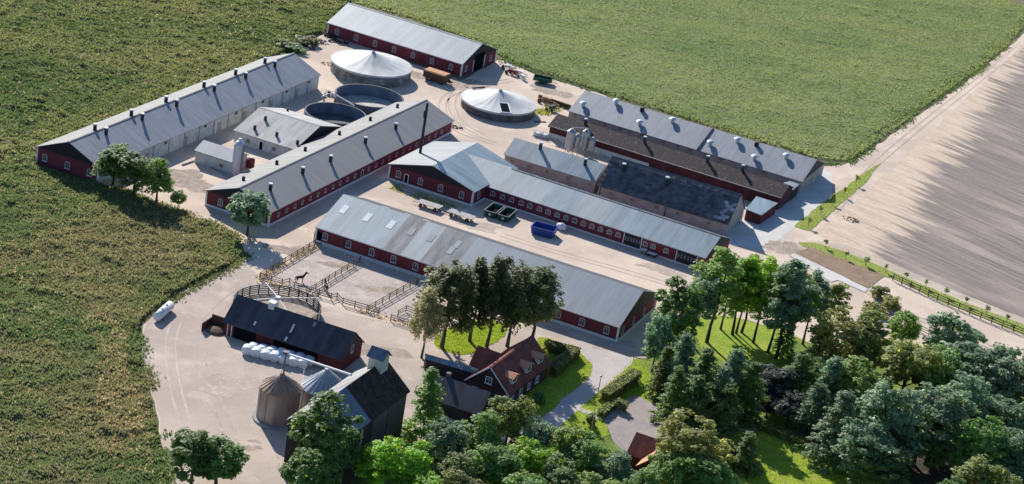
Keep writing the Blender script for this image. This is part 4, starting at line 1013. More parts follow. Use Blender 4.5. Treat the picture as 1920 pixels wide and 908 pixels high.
# B14 low dark house and pale blue roofed strip
B14 = Barn('low_cottage', 'low dark roofed outhouse between the mill barn and the farmhouse', 'outhouse',
           (-9.5, 315.6, -18.5, 9.4, 7.2, 2.7, 5.2, .4, .3), m_darkwood, m_black, None, None, None)
B14.panel('bargeboard', 'right', -.3, .1, 2.5, 2.7, m_white, .3)
B14.win('right', [Z8(330, 795)], 'house', .6)
ch = link('chimney', MB().box(-.4, .4, -.4, .4, -1, 1.1).mesh('chimney', m_darkconc), B14.root, (1.2, 4.4, 5.0))
P_ = [G(*Z8(160, 632), 2.9), G(*Z8(440, 712), 2.9), G(*Z8(432, 738), 2.5), G(*Z8(165, 660), 2.5)]
c = sum((Vector((p.x, p.y, 0)) for p in P_), Vector())/4
t = thing('pale_roof_shed', 'long narrow shed with a pale blue sheet roof behind the farmhouse', 'shed', c)
L_ = [p-c for p in P_]
link('roof', MB().add([tuple(p) for p in L_]+[(p.x, p.y, p.z-.12) for p in L_], [(0, 1, 2, 3), (7, 6, 5, 4)]+[(k, (k+1) % 4, (k+1) % 4+4, k+4) for k in range(4)]).mesh('roof', m_roofblue), t)
q = [p*.97 for p in L_]
link('wall', MB().add([(p.x, p.y, -.1) for p in q]+[(p.x, p.y, L_[i].z-.2) for i, p in enumerate(q)], [(3, 2, 1, 0), (4, 5, 6, 7)]+[(k, (k+1) % 4, (k+1) % 4+4, k+4) for k in range(4)]).mesh('wall', m_darkwood), t)

# farmhouse
m_housewall = mat('brown_brick', (.11, .055, .045), .85, .4, 1.5)
m_darkbrown = mat('dark_brown_boarding', (.055, .035, .03), .8, .3, 1.5, panel=(.3, .15, .1))
S15 = (3.88, 320.76, 67.51, 17.06, 8.27, 3.3, 7.17, .34, .29)
B15 = Barn('farmhouse', 'red tiled farmhouse with three dormers painted as sunlit in its roof', 'house', S15, m_housewall, m_tile, m_darkbrown, None, None, ridge=m_tile)
B15.win('left', [Z8(500, 785)], 'house', 3.9)
B15.win('left', [1.8, 4.1, 6.4], 'house', 1.1)
for s_ in (-1, 1):
    p = [(-B15.oe, B15.hw-B15.sl*B15.oe-.1), (B15.W/2, B15.hr-.08), (B15.W/2, B15.hr+.2), (-B15.oe, B15.hw-B15.sl*B15.oe+.2)]
    if s_ < 0: p = [(B15.W-y, z) for y, z in p]
    link('bargeboard', MB().extr_u(p, -.36, -.30).mesh('bargeboard', m_white), B15.root)
B15.win('front', [2, 5.5, 9, 12.5], 'house', .9)
dz = 5.55
for p in ((632, 785), (705, 720), (765, 668)):
    u, v, z = B15.hit('rf', *Z8(*p)); v = 1.55
    d = link('dormer', MB().extr_u([(-1.0, 3.9), (1.0, 3.9), (1.0, 5.35), (0, 5.8), (-1.0, 5.35)], -2.4, .75).mesh('dormer', m_white), B15.root, (u, v-.2, 0), -math.pi/2)
    for s_ in (-1, 1):
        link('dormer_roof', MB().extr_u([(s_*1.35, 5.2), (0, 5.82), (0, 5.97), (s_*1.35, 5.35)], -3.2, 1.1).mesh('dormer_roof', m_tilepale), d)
    link('dormer_window', MB().box(.75, .8, -.6, .6, 4.35, 5.2).mesh('dormer_window', m_glass), d)
# cross wing on the shaded side
link('cross_wing', MB().extr_u([(-2.2, 0), (2.2, 0), (2.2, 3.8), (0, 6.4), (-2.2, 3.8)], -1, 3.4).mesh('cross_wing', m_white), B15.root, (7.5, B15.W-1.5, 0), math.pi/2)
for s_ in (-1, 1):
    link('wing_roof', MB().extr_u([(s_*2.6, 3.4), (0, 6.42), (0, 6.6), (s_*2.6, 3.58)], -2.0, 3.7).mesh('wing_roof', m_tile), B15.root, (7.5, B15.W-1.5, 0), math.pi/2)
# little tiled house
S16 = (25.6, 308.0, -20.73, 5.4, 6.4, 2.56, 4.9, .4, .3)
B16 = Barn('little_house', 'little red tiled house with a brick chimney at the edge of the gravel court', 'house', S16, m_redb, m_tile, None, None, None)
link('chimney', MB().box(-.3, .3, -.3, .3, -1, 1.0).mesh('chimney', m_redb), B16.root, (4.3, 2.6, 4.5))
link('cross_wing', MB().extr_u([(-1.6, 0), (1.6, 0), (1.6, 2.5), (0, 4.0), (-1.6, 2.5)], -3.0, 2.5).mesh('cross_wing', m_redb), B16.root, (4.6, 0, 0), math.pi/2)
for s_ in (-1, 1): link('wing_roof', MB().extr_u([(s_*2.0, 2.15), (0, 4.02), (0, 4.2), (s_*2.0, 2.33)], -3.3, 2.8).mesh('wing_roof', m_tilepale if s_ > 0 else m_tile), B16.root, (4.6, 0, 0), math.pi/2)  # sun-facing slope takes the tile with painted sunlight

# ------------------------------------------------------------------ grain silos
def grain_silo(label, base, rad, rim_y, apex_y, roofm, rib_m):
    p0 = G(*base); h = hgt(p0, rim_y); az = hgt(p0, apex_y)
    t = thing('grain_silo', label, 'silo', p0, 0, 'grain silos beside the mill barn')
    prof = []; n = 26
    for k in range(n+1): prof.append((rad+(.035 if k % 2 else 0), h*k/n))
    link('shell', MB().lathe(prof, 40).mesh('shell', m_silo, smooth=True), t)
    link('footing', MB().lathe([(rad+.75, -.1), (rad+.75, .35), (rad-.1, .35)], 40).mesh('footing', m_concrete), t)
    rf = link('roof', MB().lathe([(rad+.18, h-.15), (rad+.2, h+.02), (.45, az-.2), (.4, az+.25), (.01, az+.3)], 40).mesh('silo_roof', roofm), t)
    rb = MB().bar((rad+.15, 0, h+.07), (.45, 0, az-.13), .12, .12).mesh('rib', rib_m)
    for k in range(22): link('rib', rb, rf, (0, 0, 0), 2*math.pi*k/22)
    b = MB()
    for k in range(26): b.box(-.22, .22, -.05, 0, .3+k*.3, .35+k*.3)
    b.box(-.26, -.22, -.07, .02, 0, h).box(.22, .26, -.07, .02, 0, h)
    an = R(200); o = link('ladder', b.mesh('ladder', m_pale), t, ((rad+.1)*math.cos(an), (rad+.1)*math.sin(an), 0), an+math.pi/2)
    for k in range(12):
        a = 2*math.pi*k/12; link('stiffener', MB().box(-.05, .05, -.05, .05, .35, h-.1).mesh('stiffener', m_silo), t, ((rad+.05)*math.cos(a), (rad+.05)*math.sin(a), 0), a)
    return p0, h, az
ga = grain_silo('rusty roofed grain silo, left of the pair beside the mill barn', Z7(232, 545), 3.4, Z7(240, 372)[1], Z7(262, 300)[1], m_rust, m_silo)
gb = grain_silo('bluish galvanised roofed grain silo, right of the pair and half behind the mill barn', Z7(482, 500), 3.9, Z7(480, 352)[1]+6, Z7(490, 275)[1], m_galv, m_pale)
# elevator mast and conveyor
pa = ga[0]+Vector((0, 0, ga[2])); mz = hgt(ga[0], Z7(275, 185)[1])
t = thing('conveyor', 'overhead grain conveyor pipe from the silo mast to the mill barn', 'conveyor', ga[0])
link('mast', MB().bar((.2, 0, ga[2]), (.2, 0, mz), .22).bar((-.2, .2, ga[2]), (.1, 0, mz-.6), .08).mesh('mast', m_fencegrey), t)
e_ = B13.o+B13.u*12+B13.v*(B13.W/2+1)+Vector((0, 0, B13.hr+.6))
l0 = Vector((.2, 0, mz)); l1 = e_-ga[0]
link('pipe', MB().cyl(l0-(l1-l0).normalized()*.6, l1, .2, .2, 10).mesh('pipe', m_pale), t)
link('head', MB().box(-.3, .7, -.4, .4, mz-.2, mz+.4).mesh('head', m_fencegrey), t)
# feed silos
for i, (x, y, yt, w_, lb) in enumerate(((1225, 205, 40, 60, 'leftmost tall galvanised feed silo by the mossy barn'), (1268, 205, 70, 46, 'shorter second galvanised feed silo, behind the front of the row'),
                              (1320, 200, 42, 54, 'third feed silo, broad and tall, in the row by the mossy barn'), (1362, 215, 95, 48, 'rightmost low feed silo in the row by the mossy barn'))):
    p0 = G(*Z4(x, y)); tp = hgt(p0, Z4(x, yt)[1]); rd = w_/2/3.363/8.3
    t = thing('feed_silo', lb, 'silo', p0, 0, 'galvanised feed silos')
    link('hopper', MB().lathe([(.2, .7), (rd, 1.9)], 20).mesh('hopper', m_galv), t)
    link('shell', MB().lathe([(rd, 1.9), (rd, tp-.6), (rd*.4, tp-.05), (.25, tp), (.01, tp)], 20).mesh('shell', m_galv, smooth=False), t)
    for k in range(4):
        a = math.pi/4+k*math.pi/2; link('leg', MB().bar((rd*.95*math.cos(a), rd*.95*math.sin(a), 0), (rd*.95*math.cos(a), rd*.95*math.sin(a), 2.2), .1).mesh('leg', m_fencegrey), t)
    link('lid', MB().lathe([(.3, tp-.02), (.3, tp+.12), (.01, tp+.14)], 12).mesh('lid', m_pale), t)
a_, b_ = G(*Z4(1225, 205)), G(*Z4(1320, 200))
t = thing('feed_auger', 'white auger pipe linking the tops of two feed silos', 'pipe', a_)
za, zb = hgt(a_, Z4(1225, 30)[1]), hgt(b_, Z4(1320, 36)[1])
link('pipe', MB().cyl((0, 0, za), tuple(b_-a_+Vector((0, 0, zb))), .1).mesh('pipe', m_pale), t); link('hanger', MB().bar((0, 0, za-.4), (0, 0, za), .1).mesh('hanger', m_fencegrey), t)

# ------------------------------------------------------------------ trees
def leaf_cloud(pts, nrm, size, seed, elong=1.0):
    rs = np.random.RandomState(seed); N_ = len(pts)
    n = nrm+rs.normal(0, .42, (N_, 3)); n /= np.linalg.norm(n, axis=1)[:, None]
    r = rs.normal(0, 1, (N_, 3))
    if elong > 1: r = r*.25+np.array([0, 0, -1.0])
    x = np.cross(n, r); x /= np.linalg.norm(x, axis=1)[:, None]+1e-9
    y = np.cross(x, n)
    sz = size*rs.uniform(.6, 1.3, (N_, 1)); x = x*sz/2/elong**.5; y = y*sz/2*elong**.5
    V = np.stack([pts-x-y*.6, pts+x*.7-y, pts+x+y*.6, pts-x*.6+y], 1).reshape(-1, 3)
    return V, np.arange(N_*4).reshape(-1, 4)
def trunk_mesh(name, H, r, limbs, bark, lean, seed, forked=False):
    b = MB(); rr = random.Random(seed); n = 5
    p = Vector((0, 0, -.2)); prev = p; top = Vector((lean[0], lean[1], H))
    for k in range(1, n+1):
        q = Vector((0, 0, 0)).lerp(top, k/n)+Vector((rr.uniform(-.12, .12), rr.uniform(-.12, .12), 0))*H/10
        b.cyl(prev, q, r*(1.25 if k == 1 else 1)*(1-.8*(k-1)/n), r*(1-.8*k/n), 8, k == 1); prev = q
    for z, e in limbs:
        a = Vector((lean[0]*z/H, lean[1]*z/H, z)); e = Vector(e); mid = a.lerp(e, .5)+Vector((0, 0, .3))
        b.cyl(a, mid, r*.38, r*.25, 6, False).cyl(mid, e, r*.25, r*.07, 6, False)
    return b.mesh(name, bark, smooth=True)
TREES = {}
def tree_proto(kind, seed):
    key = (kind, seed)
    if key in TREES: return TREES[key]
    rs = np.random.RandomState(seed*17+len(kind)); bark = m_bark
    if kind == 'broad': H, z0, rad, ncl, per, cr_, lf = 12.0, 1.8, 4.6, 150, 52, .92, .40
    elif kind == 'round': H, z0, rad, ncl, per, cr_, lf = 8.0, 1.5, 3.6, 115, 50, .72, .33
    elif kind == 'dome': H, z0, rad, ncl, per, cr_, lf = 8.0, .7, 3.7, 140, 50, .72, .33
    elif kind == 'tall': H, z0, rad, ncl, per, cr_, lf = 18.0, 4.8, 3.6, 120, 50, .85, .38
    elif kind == 'birch': H, z0, rad, ncl, per, cr_, lf = 20.0, 4.6, 4.2, 180, 44, .85, .38; bark = m_birchbark
    elif kind == 'conifer': H, z0, rad, ncl, per, cr_, lf = 15.0, .8, 4.2, 190, 40, .7, .38
    elif kind == 'sapling': H, z0, rad, ncl, per, cr_, lf = 3.0, 1.1, .55, 12, 22, .26, .18
    elif kind == 'bush': H, z0, rad, ncl, per, cr_, lf = 2.6, .0, 1.7, 36, 45, .55, .28
    C_ = []; 
    hc = (H-z0)/2
    for k in range(ncl):
        while True:
            d = rs.normal(0, 1, 3); d /= np.linalg.norm(d)
            if d[2] > -.75: break
        if kind == 'conifer':
            t = rs.uniform(0, 1)**1.3; z = z0+t*(H-z0); a = rs.uniform(0, 2*np.pi)
            r = rad*(1-t)**.8*rs.uniform(.35, 1.0)*(1+.15*np.sin(a*5+z*2)); C_.append((r*np.cos(a), r*np.sin(a), z-.12*r)); continue
        lump = 1+.3*np.sin(3*d[0]+seed)*np.cos(4*d[1]+seed*2)+.22*np.sin(5*d[2]+seed*3+2*d[0])
        if kind in ('round', 'dome'): lump = 1+(lump-1)*.4
        q = rs.uniform(.45, 1)**.6*lump*(1 if kind != 'sapling' else .8)
        wz = 1.0
        if kind == 'birch': wz = 1-.55*max(0, d[2])**1.5
        if kind == 'tall': wz = 1-.4*max(0, d[2])**1.5
        C_.append((d[0]*rad*.86*q*wz, d[1]*rad*.86*q*wz, z0+hc+d[2]*hc*.92*min(q, 1.12)))
    C_ = np.array(C_); pts = []; nr = []; cen = np.array([0, 0, z0+hc*.8])
    for c in C_:
        m_ = int(per*rs.uniform(.6, 1.3)); g = rs.normal(0, 1, (m_, 3)); g /= np.linalg.norm(g, axis=1)[:, None]
        g2 = g*(rs.uniform(.3, 1, (m_, 1))**.5)*cr_*rs.uniform(.7, 1.25)
        if kind == 'birch':
            ln = rs.uniform(.8, 2.4); g2 = g2*np.array([.75, .75, .6]); g2[:, 2] -= rs.uniform(0, 1, m_)**1.2*ln*1.6
        elif kind == 'conifer':
            out = c-np.array([0, 0, c[2]]); out /= np.linalg.norm(out)+.01
            g2 = g2*np.array([.9, .9, .45])+out*rs.uniform(-.8, .8, (m_, 1)); g2[:, 2] -= .25*(g2@out)
        else: g2 = g2*np.array([1.05, 1.05, .6])
        pts.append(c+g2); o = (c-cen)/np.linalg.norm(c-cen); nr.append(g*.45+o*.3+np.array([0, 0, .95]))
    pts = np.concatenate(pts); nr = np.concatenate(nr)
    ok = pts[:, 2] > .12*H*(kind not in ('bush', 'conifer')); pts, nr = pts[ok], nr[ok]
    V, F = leaf_cloud(pts, nr, lf, seed, 1.9 if kind == 'birch' else 1.0)
    crown = np_mesh(kind+'_crown', V, F, L_mid)
    lean = rs.uniform(-.04, .04, 2)*H if kind != 'conifer' else (0, 0)
    idx = rs.choice(len(C_), min(9, len(C_)), False)
    tr = {'broad': .32, 'round': .2, 'dome': .22, 'tall': .24, 'birch': .27, 'conifer': .25, 'sapling': .05, 'bush': .06}[kind]
    limbs = [(max(.3*H, C_[i][2]*.62) if kind not in ('bush', 'conifer') else C_[i][2]*.9, C_[i]*np.array([.9, .9, 1])) for i in idx]
    tm = trunk_mesh(kind+'_trunk', H*.9, tr, limbs, bark, lean, seed)
    TREES[key] = (tm, crown, H, rad*2); return TREES[key]
TR = random.Random(99)
NAMES = {'broad': 'broadleaf_tree', 'round': 'round_tree', 'dome': 'round_tree', 'tall': 'tall_tree', 'birch': 'birch_tree', 'conifer': 'conifer_tree', 'sapling': 'sapling', 'bush': 'shrub'}
def tree(kind, seed, leaf, label, base=None, top=None, h=None, wpx=60, group=None, cat='tree', flat=1.0):
    tm, cm, H, W_ = tree_proto(kind, seed)
    if base:
        p = G(*base); hh = hgt(p, top[1]) if top else h
    else:
        p = G(*top, h); hh = h; p.z = 0
    dist = (p-Vector((0, 0, CAMH))).length; wm = wpx*dist/FPX
    t = thing(NAMES[kind], label, cat, (p.x, p.y, 0), TR.uniform(0, 6.28), group)
    fx = TR.uniform(.86, 1.14) if kind not in ('sapling', 'bush', 'round', 'dome') else 1
    t.scale = (wm/W_*fx, wm/W_/fx, hh/H)
    link('trunk', tm, t)
    c = link('crown', cm, t); c.material_slots[0].link = 'OBJECT'; c.material_slots[0].material = leaf
    return t
# left side
tree('broad', 1, L_dark, 'leafy tree covering the corner of the longest barn, leftmost of three', (211, 350), (212, 275), None, 72, 'trees by the far left barn')
tree('broad', 2, L_dark, 'largest of three trees beside the gable of the longest barn, in the middle', (251, 366), (258, 281), None, 86, 'trees by the far left barn')
tree('broad', 3, L_mid, 'rightmost and slimmer of three trees beside the gable of the longest barn', (293, 380), (300, 302), None, 58, 'trees by the far left barn')
tree('round', 1, L_mid, 'small young tree alone on the track right of three bigger trees', (333, 391), (336, 357), None, 33)
tree('round', 2, L_blue, 'round dark tree standing in front of the stable barn corner', (463, 441), (462, 358), None, 84)
tree('dome', 3, L_dark, 'left tree of the twin crowned pair on the sandy yard at the bottom', (358, 906), (356, 810), None, 108, 'pair of trees on the yard')
tree('dome', 4, L_dark, 'right tree of the twin crowned pair on the sandy yard at the bottom', (405, 908), (412, 820), None, 106, 'pair of trees on the yard')
# birches
bg_ = 'drooping birches before the long barn'
tree('birch', 1, L_birchp, 'pale thin leaved birch, leftmost of the birches by the front barn', (790, 671), (797, 538), None, 70, bg_)
tree('birch', 2, L_birch, 'broad dark birch second from the left, its trunk curved', (828, 652), (846, 480), None, 122, bg_)
tree('birch', 3, L_birch, 'dark birch half hidden behind the others near the middle of the group', (880, 640), (876, 486), None, 96, bg_)
tree('birch', 4, L_birch, 'tallest dark birch in the group with the bent bare trunk', (912, 651), (911, 467), None, 98, bg_)
tree('birch', 5, L_birch, 'straight trunked dark birch right of the tallest one', (951, 650), (963, 489), None, 104, bg_)
tree('birch', 2, L_birch, 'rightmost dark birch hanging over the front barn wall', (996, 640), (1008, 492), None, 100, bg_)
# park trees
pg = 'tall park trees right of the front barn'
tree('tall', 1, L_mid, 'tall park tree with bare trunk on the sunny lawn by the red wing gate', (1325, 643), (1331, 468), None, 100, pg)
tree('broad', 4, L_dark, 'loose crowned tree just right of the front barn gable', (1258, 671), (1258, 524), None, 96, pg)
tree('tall', 2, L_blue, 'slim tree behind the loose crowned one at the yard edge', (1297, 648), (1301, 515), None, 74, pg)
tree('round', 4, L_blue, 'dark round tree with bare stem beside the drive, near the front barn corner', (1222, 698), (1218, 590), None, 68)
tree('tall', 3, L_mid, 'slender tree behind the tall one on the sunny lawn', (1351, 618), (1357, 497), None, 69, pg)
tree('tall', 4, L_bright, 'bright topped tree in the middle of the tall park row, left stem of three', (1373, 628), (1388, 470), None, 84, pg)
tree('tall', 1, L_mid, 'thin tree squeezed between the three close stems of the park row', (1380, 626), (1394, 490), None, 64, pg)
tree('tall', 2, L_mid, 'tall tree at the right of the three close stems', (1390, 624), (1409, 475), None, 79, pg)
tree('tall', 3, L_bright, 'light green tree past the three close stems in the park row', (1412, 643), (1426, 486), None, 81, pg)
tree('tall', 4, L_mid, 'tree with paired trunk near the right of the park row', (1439, 662), (1452, 490), None, 86, pg)
tree('tall', 1, L_blue, 'thick stemmed tree on the lawn edge, fourth from the right of the row', (1454, 673), (1477, 494), None, 91, pg)
tree('tall', 2, L_mid, 'leafy tree third from the right in the tall park row', (1476, 655), (1494, 500), None, 72, pg)
tree('tall', 3, L_blue, 'single bare stemmed tree at the right end of the tall park row', (1505, 646), (1510, 512), None, 74, pg)
tree('tall', 4, L_olive, 'thin feathery tree beyond the end of the tall park row', (1547, 640), (1550, 524), None, 60, pg)
tree('conifer', 1, L_dark, 'dark spruce under the tall park trees', (1468, 665), (1462, 585), None, 50)
# conifers and dark crowns below the row
dk = 'dark trees in the middle of the park'
for i, (k_, s_, lf, tx, ty, h, wp, lb) in enumerate((
    ('conifer', 2, L_blue, 1290, 625, 14, 84, 'dark conifer behind the round tree by the drive'),
    ('conifer', 3, L_dark, 1330, 655, 14, 96, 'wide drooping conifer in front of the tall lawn tree'),
    ('conifer', 1, L_dark, 1275, 690, 11, 80, 'low dark conifer right of the clipped hedge'),
    ('conifer', 2, L_blue, 1385, 655, 13, 90, 'blue green conifer below the sunny lawn'),
    ('broad', 5, L_dark, 1355, 715, 11, 90, 'shaded broadleaf tree above the gravel court'),
    ('conifer', 3, L_dark, 1420, 680, 12, 80, 'dark conifer between the sunny lawn and the dusky tree'),
    ('broad', 6, L_dusky, 1462, 685, 9, 92, 'dusky tree with shade painted into its leaves in the middle of the park'),
    ('broad', 2, L_purple, 1448, 728, 6, 58, 'small tree with purple shade painted into its leaves below the dusky one'))):
    tree(k_, s_, lf, lb, None, (tx, ty), h, wp, dk)
for k_, s_, lf, tx, ty, h, wp, lb in (
    ('conifer', 2, L_dark, 1312, 705, 11, 86, 'dark conifer between the gravel court and the drooping conifer'),
    ('conifer', 1, L_blue, 1362, 690, 12, 80, 'blue conifer behind the shaded broadleaf tree above the court'),
    ('conifer', 3, L_dark, 1255, 650, 10, 66, 'narrow conifer at the left edge of the dark park trees'),
    ('broad', 3, L_dark, 1515, 665, 11, 84, 'dark tree filling the gap right of the dusky tree'),
    ('conifer', 2, L_blue, 1540, 720, 11, 84, 'blue conifer above the open park lawn, by the grey green one'),
    ('broad', 5, L_dusky, 1490, 735, 7, 70, 'low dusky tree with shade coloured leaves just above the open park lawn')):
    tree(k_, s_, lf, lb, None, (tx, ty), h, wp, dk)
rg = 'big trees at the right edge of the park'
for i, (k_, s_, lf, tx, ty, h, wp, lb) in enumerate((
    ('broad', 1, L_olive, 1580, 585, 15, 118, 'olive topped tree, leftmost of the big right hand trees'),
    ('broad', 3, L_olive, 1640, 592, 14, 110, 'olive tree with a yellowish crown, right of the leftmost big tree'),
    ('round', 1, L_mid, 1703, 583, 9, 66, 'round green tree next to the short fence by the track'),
    ('broad', 4, L_blue, 1798, 590, 12, 100, 'haze tinted blue green tree poking out over the sandy track'),
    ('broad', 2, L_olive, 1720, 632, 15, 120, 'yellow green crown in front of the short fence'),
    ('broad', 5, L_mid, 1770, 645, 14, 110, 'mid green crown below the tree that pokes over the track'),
    ('broad', 6, L_blue, 1850, 640, 14, 120, 'haze tinted blue green crown near the right edge, by the sandy track'),
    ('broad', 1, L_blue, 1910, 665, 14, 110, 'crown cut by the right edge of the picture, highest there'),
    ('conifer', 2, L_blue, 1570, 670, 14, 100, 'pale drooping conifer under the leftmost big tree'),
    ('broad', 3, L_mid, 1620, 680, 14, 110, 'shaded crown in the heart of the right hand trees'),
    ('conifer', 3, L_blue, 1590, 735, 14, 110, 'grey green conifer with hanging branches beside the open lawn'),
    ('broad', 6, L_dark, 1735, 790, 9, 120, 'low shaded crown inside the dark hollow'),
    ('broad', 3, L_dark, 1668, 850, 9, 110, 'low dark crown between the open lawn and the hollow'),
    ('broad', 4, L_blue, 1680, 715, 17, 120, 'tall haze tinted blue green crown in the middle of the right hand wood'),
    ('broad', 2, L_blue, 1775, 722, 16, 116, 'lit haze tinted blue green crown above the dark hollow'),
    ('broad', 5, L_blue, 1830, 695, 16, 110, 'tall haze tinted blue green crown behind the lit one above the hollow'),
    ('broad', 6, L_blue, 1900, 745, 13, 110, 'haze tinted blue green crown at the right edge above the hollow'),
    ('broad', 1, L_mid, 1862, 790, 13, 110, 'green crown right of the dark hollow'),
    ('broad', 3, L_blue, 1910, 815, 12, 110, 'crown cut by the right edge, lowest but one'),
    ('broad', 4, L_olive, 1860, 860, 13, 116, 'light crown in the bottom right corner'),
    ('broad', 2, L_blue, 1640, 790, 13, 110, 'haze tinted blue green crown left of the dark hollow'),
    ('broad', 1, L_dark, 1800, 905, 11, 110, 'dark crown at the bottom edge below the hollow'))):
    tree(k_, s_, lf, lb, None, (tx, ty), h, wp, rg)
fg = 'trees along the bottom of the picture'
for i, (k_, s_, lf, tx, ty, h, wp, lb) in enumerate((
    ('broad', 3, L_dark, 622, 748, 17, 138, 'big dark tree in front of the mill barn gable'),
    ('broad', 5, L_dark, 590, 835, 12, 110, 'low dark tree at the foot of the mill barn'),
    ('conifer', 4, L_mid, 812, 694, 14, 96, 'pointed tree with spreading branches between mill barn and farmhouse'),
    ('broad', 1, L_bright, 722, 826, 10, 92, 'bright yellow green tree at the bottom, left of its twin'),
    ('broad', 4, L_bright, 778, 832, 10, 90, 'bright yellow green tree at the bottom, right of its twin'),
    ('broad', 2, L_blue, 842, 785, 11, 84, 'grey green tree below the paved court'),
    ('broad', 6, L_olive, 965, 738, 13, 86, 'olive tree covering the front corner of the farmhouse'),
    ('broad', 3, L_mid, 912, 775, 11, 90, 'mid green tree below the farmhouse gable'),
    ('broad', 5, L_blue, 1015, 780, 11, 86, 'greyish tree by the lower end of the drive'),
    ('broad', 1, L_mid, 1065, 800, 10, 86, 'green tree right of the drive end'),
    ('broad', 2, L_bright, 1010, 822, 10, 92, 'light green crown in the bottom middle'),
    ('broad', 4, L_mid, 1105, 818, 10, 90, 'green crown below the gravel court, left of the little house'),
    ('broad', 6, L_mid, 940, 835, 10, 96, 'crown at the bottom between the grey green and light green ones'),
    ('broad', 5, L_dark, 870, 845, 10, 92, 'dark crown at the bottom right of the bright twins'),
    ('broad', 3, L_blue, 1160, 852, 9, 86, 'bluish crown directly below the little tiled house'),
    ('broad', 1, L_dark, 1060, 868, 9, 92, 'dark crown at the bottom edge in the middle'),
    ('broad', 2, L_mid, 985, 882, 9, 92, 'crown on the bottom edge below the light green one'),
    ('broad', 6, L_olive, 880, 892, 9, 92, 'olive crown on the bottom edge below the dark one'),
    ('broad', 4, L_mid, 1130, 895, 9, 92, 'crown on the bottom edge below the bluish one'),
    ('broad', 5, L_bright, 800, 890, 8, 90, 'bright crown on the bottom edge below the twins'),
    ('broad', 3, L_mid, 1215, 890, 9, 92, 'crown on the bottom edge right of the little house'),
    ('broad', 1, L_olive, 1308, 790, 14, 140, 'large olive green tree right of the little tiled house'),
    ('broad', 2, L_mid, 1270, 845, 11, 100, 'green tree against the little house, left of the large olive one'),
    ('broad', 5, L_mid, 1345, 860, 11, 100, 'green tree at the bottom below the large olive one'),
    ('conifer', 3, L_dark, 1408, 812, 7, 78, 'dark tree casting its shadow on the open lawn'))):
    tree(k_, s_, lf, lb, None, (tx, ty), h, wp, fg)
tree('sapling', 1, L_dark, 'lone sapling in the middle of the open park lawn', ZC(478, 797), ZC(480, 708), None, 13)
# saplings on verges
ordn = ['nearest', 'second from', 'third from', 'fourth from', 'fifth from', 'sixth from', 'seventh from', 'eighth from', 'ninth from', 'tenth from']
for i, (x, y) in enumerate(((290, 318), (347, 262), (400, 208), (457, 172), (515, 118))):
    tree('sapling', 1+i % 2, L_olive, f'thin sapling on the verge by the concrete apron, {ordn[i]} its lower tip'.replace('nearest its', 'nearest to its'), ZA(x, y), ZA(x+2, y-50), None, 10, 'saplings on the apron verge')
for i, (x, y) in enumerate(((370, 415), (467, 470), (563, 500), (655, 532), (750, 570), (845, 605), (940, 645), (1035, 685), (1133, 730), (1230, 768))):
    tree('sapling', 1+i % 2, L_dark if i != 2 else L_mid, f'thin sapling along the brown rail fence, {ordn[i]} the soil bed'.replace('nearest the', 'nearest to the'), ZA(x, y), ZA(x+3, y-42), None, 10 if i != 2 else 14, 'saplings along the rail fence')
# shrubs
sg = 'shrubs about the farm'
for i, (x, y, wp, lf, lb) in enumerate(((552, 96, 44, L_dark, 'dark shrub at the far end of the longest barn'), (578, 84, 40, L_hedge, 'shrub between the longest barn and the rubble heap'),
     (534, 90, 34, L_hedge, 'olive shrub by the far corner of the longest barn roof'), (1010, 755, 30, L_dark, 'dark shrub beside the farmhouse long wall'), (990, 770, 30, L_mid, 'green shrub at the farmhouse corner'),
     (1106, 800, 24, L_dark, 'small dark shrub by the white flagpole'), (1650, 560, 40, L_hedge, 'shrub at the start of the brown rail fence'), (1635, 585, 44, L_olive, 'thin shrub below the soil bed'),
     (1672, 580, 40, L_olive, 'feathery shrub by the short fence'), (700, 712, 26, L_mid, 'shrub behind the mill barn turret'), (1290, 560, 24, L_mid, 'small shrub by the yard edge under the park trees'),
     (1560, 700, 50, L_olive, 'bush in the clearing beside the dusky tree'), (1260, 745, 30, L_dark, 'shrub at the upper corner of the gravel court'), (1165, 770, 22, L_hedge, 'small round shrub left of the gravel court'))):
    tree('bush', 1+i % 3, lf, lb, (x, y), None, TR.uniform(1.6, 2.8), wp, sg, 'shrub')

